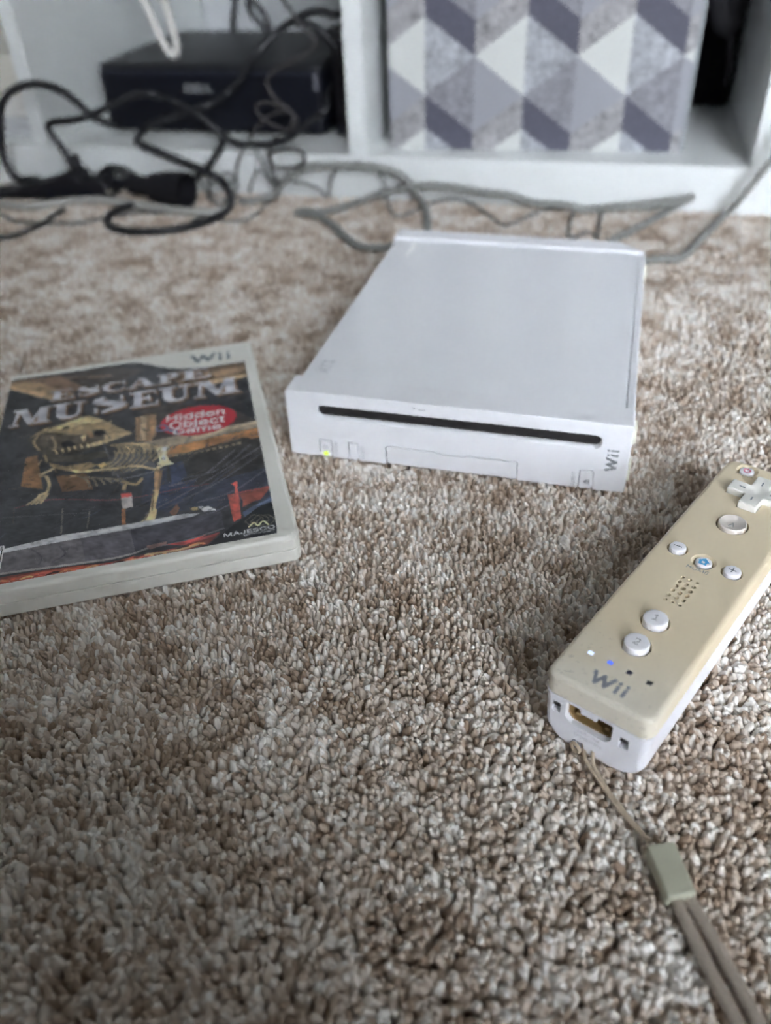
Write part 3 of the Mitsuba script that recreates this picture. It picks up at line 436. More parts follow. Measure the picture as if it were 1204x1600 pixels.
# --- the title's serif capitals, drawn in a unit box
def R_(x0, y0, x1, y1): return sbox(x0, y0, x1, y1)
def stroke(pts, w): return LineString(pts).buffer(w, cap_style=2, join_style=2)
def glyph(ch):
    if ch == 'E': return unary_union([R_(.14, 0, .42, 1), R_(0, 0, .95, .09), R_(0, .91, .9, 1), R_(.42, .46, .68, .55), R_(.62, .34, .70, .67), Polygon([(.9, 1), (.9, .66), (.82, .9), (.6, .95)]), Polygon([(.97, 0), (.97, .36), (.86, .1), (.6, .05)])])
    if ch == 'P': return unary_union([R_(.14, 0, .42, 1), R_(0, 0, .58, .09), R_(0, .91, .6, 1), affinity.scale(Point(0, 0).buffer(1, 12), .40, .29).difference(affinity.scale(Point(-.12, 0).buffer(1, 12), .24, .20)).intersection(R_(-.1, -1, 2, 1)).__class__(affinity.translate(affinity.scale(Point(0, 0).buffer(1, 12), .42, .29).difference(affinity.scale(Point(-.14, 0).buffer(1, 12), .26, .20)).intersection(R_(-.1, -1, 2, 1)), .5, .71).exterior.coords)])
    if ch == 'U': return unary_union([R_(.12, .3, .38, 1), R_(0, .91, .5, 1), R_(.72, .3, .80, 1), R_(.58, .91, .94, 1), affinity.translate(affinity.scale(Point(0, 0).buffer(1, 14), .34, .32).difference(affinity.scale(Point(.09, .03).buffer(1, 14), .17, .22)).intersection(R_(-1, -1, 1, 0.02)), .46, .32)])
    if ch == 'M': return unary_union([R_(0, 0, .24, .09), Polygon([(.08, 0), (.15, 0), (.24, 1), (.17, 1)]), R_(.06, .91, .34, 1), Polygon([(.17, 1), (.40, 1), (.58, .18), (.47, 0)]), Polygon([(.47, 0), (.55, 0), (.84, 1), (.74, 1)]), Polygon([(.70, 1), (.92, 1), (.92, 0), (.70, 0)]), R_(.60, 0, 1.0, .09), R_(.72, .91, .98, 1)])
    if ch == 'A': return unary_union([Polygon([(.10, 0), (.18, 0), (.50, .9), (.46, 1)]), Polygon([(.42, 1), (.60, 1), (.94, 0), (.66, 0)]), R_(.25, .26, .76, .35), R_(0, 0, .32, .08), R_(.56, 0, 1.0, .08)])
    if ch == 'C':
        o = affinity.translate(affinity.scale(Point(0, 0).buffer(1, 16), .48, .51), .5, .5); i = affinity.translate(affinity.scale(Point(0, 0).buffer(1, 16), .33, .42), .58, .5)
        return unary_union([o.difference(i).difference(R_(.72, .3, 1.2, .68)), R_(.84, .64, .92, 1)])
    if ch == 'S':
        t = np.linspace(0, 1, 25); x = .48 - .33 * np.sin(2 * np.pi * t * .98 + .55) * (1 - .0 * t); y = 1 - (t * .92 + .04)
        return unary_union([LineString(np.c_[x[k:k + 2], y[k:k + 2]]).buffer(.06 + .10 * math.sin(math.pi * (k + .5) / 24), 6) for k in range(24)] + [R_(.78, .66, .86, .98), R_(.08, .02, .16, .36)])
TITLE = []
def title():
    for word, spans, y0, y1, arch in (('ESCAPE', [(23.6, 36), (38, 49.8), (51, 63.4), (63.6, 79.6), (80.4, 92.2), (93.0, 109)], 151.8, 162.6, 1.6), ('MUSEUM', [(4.8, 25.2), (26, 42.8), (46.5, 64), (65.5, 80.3), (80.8, 98.0), (98.6, 123)], 129.9, 146.6, 1.2)):
        for ch, (a, b) in zip(word, spans):
            g = glyph(ch); b0 = g.bounds; g = affinity.translate(g, -b0[0], -b0[1]); g = affinity.scale(g, (b - a) / (b0[2] - b0[0]), (y1 - y0) / (b0[3] - b0[1]), origin=(0, 0))
            TITLE.append((ch, affinity.translate(g, a, y0)))
title()
def title_shadow():
    out = []
    for k, c in ((6, '251c16'), (4, '4f3826'), (3, '6e4c30'), (2, '80603e'), (1, '4a3a2e')):
        out.append((unary_union([affinity.translate(g, .32 * k, -.55 * k) for _, g in TITLE]).intersection(SHEET), lin(c)))
    return out
v, f, c = artwork()
def film(p, n, uv):       # the wrinkled plastic film over the sheet
    x = p.x * 0.892 + p.y * 0.452; y = -p.x * 0.452 + p.y * 0.892
    w = fbm(x * 22, y * 22, 1.0, 2)
    return 0.00045 * w + 0.00010 * dr.sin((y - x * 0.6) * 420 + w * 14) * smoothstep(0.45, 0.62, noise(x * 26 + 3, y * 26, 7.0))
bump('cover_film', {'type': 'principled', 'base_color': {'type': 'mesh_attribute', 'name': 'vertex_color'}, 'roughness': 0.3, 'specular': 0.55, 'clearcoat': 0.8, 'clearcoat_gloss': 0.93}, film, 3e-4)
key = numbered(gc + '__cover_sheet')
vw = ((v + [0, 0, .06]) * .001) @ PG[0].T + PG[1]
scene[key] = mikit.ply((vw, f), 'cover_film', smooth=True, color=c, uv=v[:, :2] * .001)
labels[key] = {'label': 'dark printed cover of a dinosaur skeleton in a museum'}
LET = mat('title_silver', proc(lambda p, n, uv: mix((0.78, 0.78, 0.82), (0.36, 0.36, 0.40), dr.clip(noise(p.x * 190, p.y * 190, 2.0) * 1.3 - .2, 0, 1))), 0.3, 0.5)
for ch, g in TITLE:
    add(gc + '__title_letter', shp(g, .07, .16), LET, PG, False)
badge = affinity.rotate(affinity.scale(Point(0, 0).buffer(1, 24), 19.2, 14.2), -4)
add(gc + '__badge', mv(shp(badge, .07, .13), (99.8, 106.6, 0)), mat('badge_red', (0.50, 0.035, 0.05), 0.3), PG, False, label='red oval badge')
BW = mat('badge_white', (0.82, 0.78, 0.78), 0.4)
for s, x, y, h in (('Hidden', 98.6, 109.2, 6.2), ('Object', 98.9, 101.6, 6.2), ('Game', 98.6, 95.4, 5.4)):
    mm = text_at(s, h, (0, 0, 0), -2.5, .05, True, squeeze=1.06 if s != 'Game' else 1.2)
    add(gc + '__badge__badge_lettering', mv(mm, (x, y, .13)), BW, PG, False)
lens = unary_union([Point(81.5, 104.5).buffer(3.2, 8).difference(Point(81.5, 104.5).buffer(2.2, 8)), LineString([(83.8, 102.4), (88.5, 98.2)]).buffer(.9)])
add(gc + '__badge__magnifier_print', shp(lens, .13, .17), mat('blue_grey_print', (0.20, 0.24, 0.36), 0.4), PG, False)
add(gc + '__header_lettering', mv(shp(logo(22.5, 9, 2.1), .02, .07), (99.2, 170.4, 0), rot(math.radians(-2))), mat('header_grey', (0.16, 0.19, 0.20), 0.4), PG, False)
PW = mat('publisher_silver', (0.62, 0.62, 0.64), 0.35)
add(gc + '__publisher_lettering', cat(mv(text_at('MAJESCO', 2.3, (0, 0, 0), -.5, .05, True, squeeze=1.42), (115.0, 7.6, .07)), mv(text_at('ENTERTAINMENT', .95, (0, 0, 0), -.5, .05, False, squeeze=1.15), (119.0, 5.9, .07))), PW, PG, False)
RL = unary_union([sbox(1.6, 11.5, 14.6, 29.4)])
add(gc + '__rating_label', shp(RL, .07, .1), BW, PG, False)
rt = cat(shp(sbox(2.2, 12.1, 14.0, 28.8).difference(sbox(2.6, 12.5, 13.6, 28.4)), .1, .13), text_at('E', 9.5, (8.1, 16.0, .1), 0, .04, True, squeeze=.9), text_at('EVERYONE', 1.5, (8.1, 26.3, .1), 0, .04, True))
add(gc + '__rating_label__rating_lettering', rt, BLACKM, PG, False)

# ------------------------------------------------------------------ the remote controller
PR = (np.array([[0.89637, 0.4424, -0.02852], [-0.44226, 0.89682, 0.01127], [0.03056, 0.00251, 0.99953]]), np.array([0.2756, -0.5415, 0.0308]))
rc = thing('game_controller', 'yellowed white remote controller with round buttons lying on the carpet to the right', 'game controller')
CREAMP = proc(lambda p, n, uv: mix((0.70, 0.60, 0.425), (0.74, 0.695, 0.59), smoothstep(-0.505, -0.556, p.y + 0.49 * (p.x - 0.30) + 0.01 * noise(p.x * 120, p.y * 120, 0.0))) * (1 - 0.22 * smoothstep(0.70, 0.80, fbm(p.x * 900, p.y * 900, p.z * 900, 2)) * smoothstep(-0.50, -0.565, p.y + 0.49 * (p.x - 0.30))))
CREAM = mat('cream_plastic', CREAMP, 0.2, 0.5, clearcoat=.3, clearcoat_gloss=.92)
RWHITE = mat('controller_white', (0.78, 0.785, 0.83), 0.24, 0.5)
BTN = mat('button_white', (0.80, 0.80, 0.83), 0.2, 0.5)
PADW = mat('pad_white', (0.72, 0.71, 0.66), 0.28, 0.5)
RX0, RX1, RL_ = 0.4, 37.4, 148.6
face = rrect(RX0, 0, RX1, RL_, 4.2, 6)
top = man(prism(face, -8.4, 0, 2.0, 0, 5))
C1 = 18.9
round_btn = {'one_button': (18.65, 39.9, 4.15, 2.0), 'two_button': (18.65, 26.3, 4.15, 2.0), 'minus_button': (8.45, 79.8, 3.0, 1.3), 'plus_button': (29.35, 78.1, 3.0, 1.3), 'home_button': (19.0, 78.2, 3.0, .0), 'power_button': (9.85, 143.0, 2.9, .0)}
for nme, (x, y, r, h) in round_btn.items():
    top = top - man(mv(lathe([(r + .5, -6), (r + .5, -.9), (r + (1.5 if h < .5 else .8), .03), (r + 2.2, .6)], 36), (x, y, 0)))
top = top - man(mv(lathe([(5.7, -6), (5.7, -.7), (6.0, .05), (6.3, .5)], 40), (18.9, 104.6, 0)))
AR, HW = 10.6, 3.55
def cross(ar, hw): return np.array([(-hw, -ar), (hw, -ar), (hw, -hw), (ar, -hw), (ar, hw), (hw, hw), (hw, ar), (-hw, ar), (-hw, hw), (-ar, hw), (-ar, -hw), (-hw, -hw)], float)
top = top - man(mv(prism(cross(AR + .4, HW + .4), -6, 1), (19.3, 127.4, 0)))
holes = [(16.55 + 2.62 * i, 52.2 + 2.8 * j, (.60, .74, .84, .84, .74, .60)[j] * (1.0 if i == 1 else .92)) for i in range(3) for j in range(6)]
for x, y, r in holes: top = top - man(mv(lathe([(r, -3.5), (r, -.25), (r + .15, .02), (r + .3, .2)], 14), (x, y, 0)))
leds = [(8.45, 14.9), (15.4, 14.75), (22.2, 14.5), (29.0, 14.2)]
for x, y in leds: top = top - man(prism(rrect(x - .95, y - .85, x + .95, y + .85, .1, 2), -.9, 1))
add(rc + '__top_shell', top, CREAM, PR, 30, label='yellowed cream face plate')
# lower shell: rounded underside, lofted along its length
def section(y, k, x0=RX0, x1=RX1, z1=-8.65, zb=-30.6, r=9.0, n=8):
    cx = (x0 + x1) / 2; hw = (x1 - x0) / 2 - .1 - k; zb2 = zb + k * 1.0; pts = [(cx - hw, z1), (cx - hw + .35, z1 - .8)]
    for s in range(n + 1):
        a = math.pi + math.pi / 2 * s / n; pts.append((cx - hw + .6 + r + r * math.cos(a), zb2 + r + r * math.sin(a)))
    for s in range(n + 1):
        a = 1.5 * math.pi + math.pi / 2 * s / n; pts.append((cx + hw - .6 - r + r * math.cos(a), zb2 + r + r * math.sin(a)))
    pts += [(cx + hw - .35, z1 - .8), (cx + hw, z1)]
    return np.array([(x, y, z) for x, z in pts])
secs = [section(y, k) for y, k in ((0.0, 2.6), (.35, 1.5), (1.1, .7), (2.3, .2), (4.2, 0), (RL_ - 4.2, 0), (RL_ - 1.5, .6), (RL_ - .3, 2.0))]
def lower():
    # the plan follows the face's rounded corners: the section narrows towards both ends
    n = len(secs[0]); v = np.vstack(secs); i = np.arange(n); j = (i + 1) % n; f = []
    for k in range(len(secs) - 1):
        a, b = k * n, (k + 1) * n
        f += [np.stack([a + i, b + i, b + j], 1), np.stack([a + i, b + j, a + j], 1)]
    f.append(earcut(secs[0][:, [0, 2]])); f.append(earcut(secs[-1][:, [0, 2]])[:, ::-1] + (len(secs) - 1) * n)
    return v, np.vstack(f)
lv, lf = lower(); tm = trimesh.Trimesh(lv, lf, process=False)
if tm.volume < 0: lf = lf[:, ::-1]
low = man((lv, lf))
def box3(x0, y0, z0, x1, y1, z1): return man(CW_(*(np.array([x0, y0, z0, x1, y1, z1]) / 1000)))
def face_cut(pts, depth, y0=-1.0): return man(mv(prism(pts, -depth, -y0), (0, 0, 0), rot(math.pi / 2, 'x')))
port = roundpoly([(8.9, -9.7), (14.0, -9.7), (14.0, -11.6), (19.8, -11.6), (19.8, -9.7), (25.2, -9.7), (25.2, -16.4), (23.4, -18.4), (10.8, -18.4), (8.9, -16.4)], .6, 3)
low = low - face_cut(port, 12)
sq = [(3.6, 7.4, -14.6, -9.9), (30.6, 34.4, -19.0, -14.2)]
sq = [(4.0, 7.0, -16.4, -11.8), (27.6, 30.9, -17.2, -12.6)]
for a, b, c0, d in sq: low = low - face_cut(rrect(a, c0, b, d, .3, 2), 9)
low = low - face_cut(rrect(12.4, -28.4, 16.4, -25.2, .4, 2), 6)
add(rc + '__bottom_shell', low, RWHITE, PR, 32, label='white lower shell')
add(rc + '__seam_strip', prism(inset(ccw(face), .55), -8.68, -8.36), mat('seam_grey', (0.42, 0.42, 0.42), 0.3), PR)
GOLD = mat('port_brown', (0.24, 0.155, 0.06), 0.4)
def face_in(pts, d0, d1): return mv(prism(pts, -d1, -d0), (0, 0, 0), rot(math.pi / 2, 'x'))
pin = man(face_in(np.array(Polygon(port).buffer(-.02).exterior.coords)[:-1], 2.1, 11.5)) - man(face_in(np.array(Polygon(port).buffer(-.75).exterior.coords)[:-1], 1.0, 10.5))
add(rc + '__connector_port', pin, GOLD, PR, label='brown connector socket')
add(rc + '__connector_port__pin_block', mv(block(12.6, 4.6, -15.6, 22.0, 10.4, -13.9, .2)), mat('pin_dark', (0.05, 0.035, 0.02), 0.5), PR)
for x in (11.6, 21.8): add(rc + '__connector_port__contact', block(x - .5, 3.2, -17.2, x + 1.2, 10, -15.9, .15), mat('contact_gold', (0.45, 0.33, 0.16), 0.35, metallic=.6) if x < 20 else 'contact_gold', PR)
for a, b, c0, d in sq: add(rc + '__lock_hole_shade', face_in(rrect(a + .05, c0 + 1.7, b - .05, d - .05, .1, 2), 1.0, 8), BLACKM, PR)  # black plate paints the shade in the upper part of each hole
em = mat('emboss_grey', (0.50, 0.50, 0.53), 0.4)
for s, z, h in (('RVL-003', -20.4, 1.3), ('NINTENDO', -22.6, 1.3)):
    add(rc + '__embossed_lettering', mv(mv(text_at(s, h, (0, 0, 0), 180, .05), (17.5, z + 1, 0)), (0, .98 if False else -.02, 0), rot(math.pi / 2, 'x')), em, PR, False)
add(rc + '__speaker_backing', mv(prism(rrect(14.5, 50, 24, 68.5, 1, 3), -4.0, -3.3)), mat('backing_dark', (0.03, 0.018, 0.01), 0.8), PR)
pr_b = lambda r, h, dish=0: lathe([(r, -6), (r, h - .45), (r - .12, h - .2), (r - .4, h - .03), (r * .75, h + .04), (r * .4, h + .05 - dish), (.05, h + .06 - dish)], 36)
for nme, (x, y, r, h) in round_btn.items():
    add(rc + '__' + nme, mv(pr_b(r, h), (x, y, 0)), BTN, PR, 50)
scene['clear_plastic'] = {'type': 'principled', 'base_color': rgb((0.62, 0.57, 0.52)), 'roughness': 0.08, 'specular': 0.6, 'clearcoat': 1.0, 'clearcoat_gloss': 0.98}
add(rc + '__main_button', mv(lathe([(5.2, -6), (5.2, .7), (5.15, 1.15), (4.85, 1.4), (4.4, 1.3), (3.5, .75), (2, .3), (.05, .15)], 40), (18.9, 104.6, 0)), 'clear_plastic', PR, 50, label='clear round thumb button')
pad = prism(roundpoly(cross(AR, HW), .7, 3), -6, 2.5, .7, 0, 3)
v_, f_ = VF(pad); tmp = trimesh.Trimesh(v_, f_, process=True); v_, f_ = trimesh.remesh.subdivide_to_size(tmp.vertices, tmp.faces, 2.2)
rad = np.hypot(v_[:, 0], v_[:, 1]); t_ = v_[:, 2] > 1.7; v_[t_, 2] -= 1.1 * np.exp(-(rad[t_] / 3.6) ** 2) - .25 * (rad[t_] / 10) ** 2
add(rc + '__direction_pad', mv((v_, f_), (19.3, 127.4, 0)), PADW, PR, 40, label='white cross-shaped pad')
for dx, dy in ((1, 0), (-1, 0), (0, 1), (0, -1)):
    s = LineString([(dx * 5.0, dy * 5.0), (dx * 8.0, dy * 8.0)]).buffer(.28)
    add(rc + '__direction_pad__tick_mark', mv(shp(s, 2.36, 2.60), (19.3, 127.4, 0)), GREYPRINT, PR, False)
for nme, s, h in (('one_button', '1', 3.0), ('two_button', '2', 3.0)):
    x, y, r, hh = round_btn[nme]
    add(rc + f'__{nme}__numeral', text_at(s, h, (x, y - h / 2, hh + .05), 0, .05), mat('numeral_grey', (0.34, 0.34, 0.36), 0.4) if s == '1' else 'numeral_grey', PR, False)
x, y, r, h = round_btn['minus_button']; add(rc + '__minus_button__minus_sign', shp(sbox(x - 1.5, y - .22, x + 1.5, y + .22), h + .03, h + .1), GREYPRINT, PR, False)
x, y, r, h = round_btn['plus_button']; add(rc + '__plus_button__plus_sign', shp(sbox(x - 1.4, y - .22, x + 1.4, y + .22).union(sbox(x - .22, y - 1.4, x + .22, y + 1.4)), h + .03, h + .1), GREYPRINT, PR, False)
x, y, r, h = round_btn['home_button']
house = Polygon([(-1.9, .1), (0, 1.9), (1.9, .1), (1.3, .1), (1.3, -1.5), (-1.3, -1.5), (-1.3, .1)]).buffer(.15).difference(sbox(-.6, -.9, .6, .25))
add(rc + '__home_button__house_symbol', mv(shp(house, h + .03, h + .1), (x, y, 0)), mat('home_blue', (0.10, 0.42, 0.72), 0.35), PR, False)
x, y, r, h = round_btn['power_button']
pring = Point(0, 0).buffer(1.5).difference(Point(0, 0).buffer(1.0)).difference(sbox(-.5, 0, .5, 2)).union(sbox(-.2, .1, .2, 1.7))
add(rc + '__power_button__power_symbol', mv(shp(pring, h + .03, h + .1), (x, y, 0)), mat('power_red', (0.62, 0.10, 0.18), 0.35), PR, False)
add(rc + '__main_button__letter', text_at('A', 2.5, (18.9, 103.0, .2), 0, .25), mat('letter_grey', (0.36, 0.35, 0.33), 0.4), PR, False)
add(rc + '__home_lettering', text_at('HOME', 1.6, (19.0, 72.2, -.01), 0, .04, squeeze=1.25), GREYPRINT, PR, False)
add(rc + '__power_lettering', text_at('POWER', 1.1, (10.2, 138.3, -.01), 0, .04, squeeze=1.3), mat('power_print', (0.40, 0.33, 0.22), 0.4), PR, False)
lg = logo(12.4, 5, 1.25)
add(rc + '__logo_lettering', mv(shp(lg, -.01, .04), (13.0, 3.9, 0)), mat('logo_grey', (0.235, 0.25, 0.28), 0.35), PR, False, label='grey logo lettering')
for k, (x, y) in enumerate(leds):
    sqm = prism(rrect(x - .9, y - .8, x + .9, y + .8, .1, 2), -.85, -.03)
    if k < 2:
        scene[f'led_glow_{k}'] = {'type': 'diffuse', 'reflectance': rgb((0.15, 0.2, 0.6))}
        add(rc + '__indicator_light', sqm, f'led_glow_{k}', PR, label='lit blue-white indicator light' if k == 0 else 'dimly lit blue indicator light', emitter={'type': 'area', 'radiance': rgb((0.0036, 0.0048, 0.0072) if k == 0 else (0.0003, 0.0007, 0.0044))})
    else:
        add(rc + '__indicator_light', sqm, mat('led_off', (0.028, 0.028, 0.055), 0.2) if k == 2 else mat('led_off_dark', (0.022, 0.022, 0.024), 0.2), PR, label='dark unlit indicator light')

# ------------------------------------------------------------------ wrist strap
ws = thing('wrist_strap', 'dirty cream wrist strap with a cord clip trailing from the remote controller', 'strap')
STRING = mat('strap_string', (0.52, 0.43, 0.32), 0.7, 0.2)
CLIP = mat('clip_plastic', (0.44, 0.44, 0.34), 0.45)
def rope(p, n, uv): return mix((0.30, 0.255, 0.21), (0.44, 0.385, 0.32), 0.5 + 0.5 * dr.sin(p.x * 3200 + p.y * 5200) * 1.0)
ROPE = mat('strap_rope', proc(rope), 0.85, 0.1)
loop_pt = (np.array([14.4, 3.0, -26.9]) * .001) @ PR[0].T + PR[1]; a0 = loop_pt * 1000
mid = [(297.5, -559.6, 2.6), (302.0, -565.6, 2.2), (306.4, -571.2, 2.2), (312.0, -577.4, 3.0)]
side = np.array([.83, .56, 0])
ring_ = [tuple((np.array([14.2 + 1.7 * math.cos(a), -.9 - .5 * math.cos(a), -27.4 + 1.5 * math.sin(a)]) * .001 @ PR[0].T + PR[1]) * 1000) for a in np.linspace(0, 2 * np.pi, 14)]
add(ws + '__string', cat(tube(ring_, .6, 8, 3), tube([a0, a0 + [1.2, -5.5, -1.2], (292.4, -553.4, 3.4)] + [tuple(np.array(q) - side * (.55 - .08 * i)) for i, q in enumerate(mid)], .58, 8, 8),
                         tube([a0 + [1.4, .6, .2], a0 + [3.4, -4.2, .6], (294.6, -554.2, 4.0)] + [tuple(np.array(q) + side * (.55 - .08 * i)) for i, q in enumerate(mid)], .58, 8, 8)), STRING, label='thin beige double string')
dirc = np.array([320.0 - 314.7, -593.6 + 579.2, 0]); Lc = np.linalg.norm(dirc); angc = math.atan2(dirc[1], dirc[0])
PCL = (rot(angc), np.array([.3147, -.5792, .0005]))
add(ws + '__cord_clip', prism(rrect(0, -4.3, Lc + .6, 4.3, .9, 3), 0.2, 5.6, .7, .5, 3), CLIP, PCL, label='pale cream plastic clip')
add(ws + '__strap_band', tube([(318.8, -593.0, 2.6), (320.6, -597.5, 2.4), (324.4, -606, 2.2), (329.9, -617.0, 2.2), (334.2, -625.4, 2.3), (341, -640, 2.4), (352, -664, 2.4), (366, -684, 2.4), (384, -692, 2.3)], 1.9, 12, 8, .85), ROPE, label='woven strap cord')
add(ws + '__strap_band', tube([(321.8, -591.6, 2.6), (324.4, -595.6, 2.4), (328.8, -603.4, 2.3), (334.8, -615.2, 2.2), (339.3, -624.2, 2.3), (347, -638, 2.4), (360, -656, 2.4), (376, -670, 2.4), (384, -684, 2.3)], 1.9, 12, 8, .85), ROPE, label='woven strap cord')

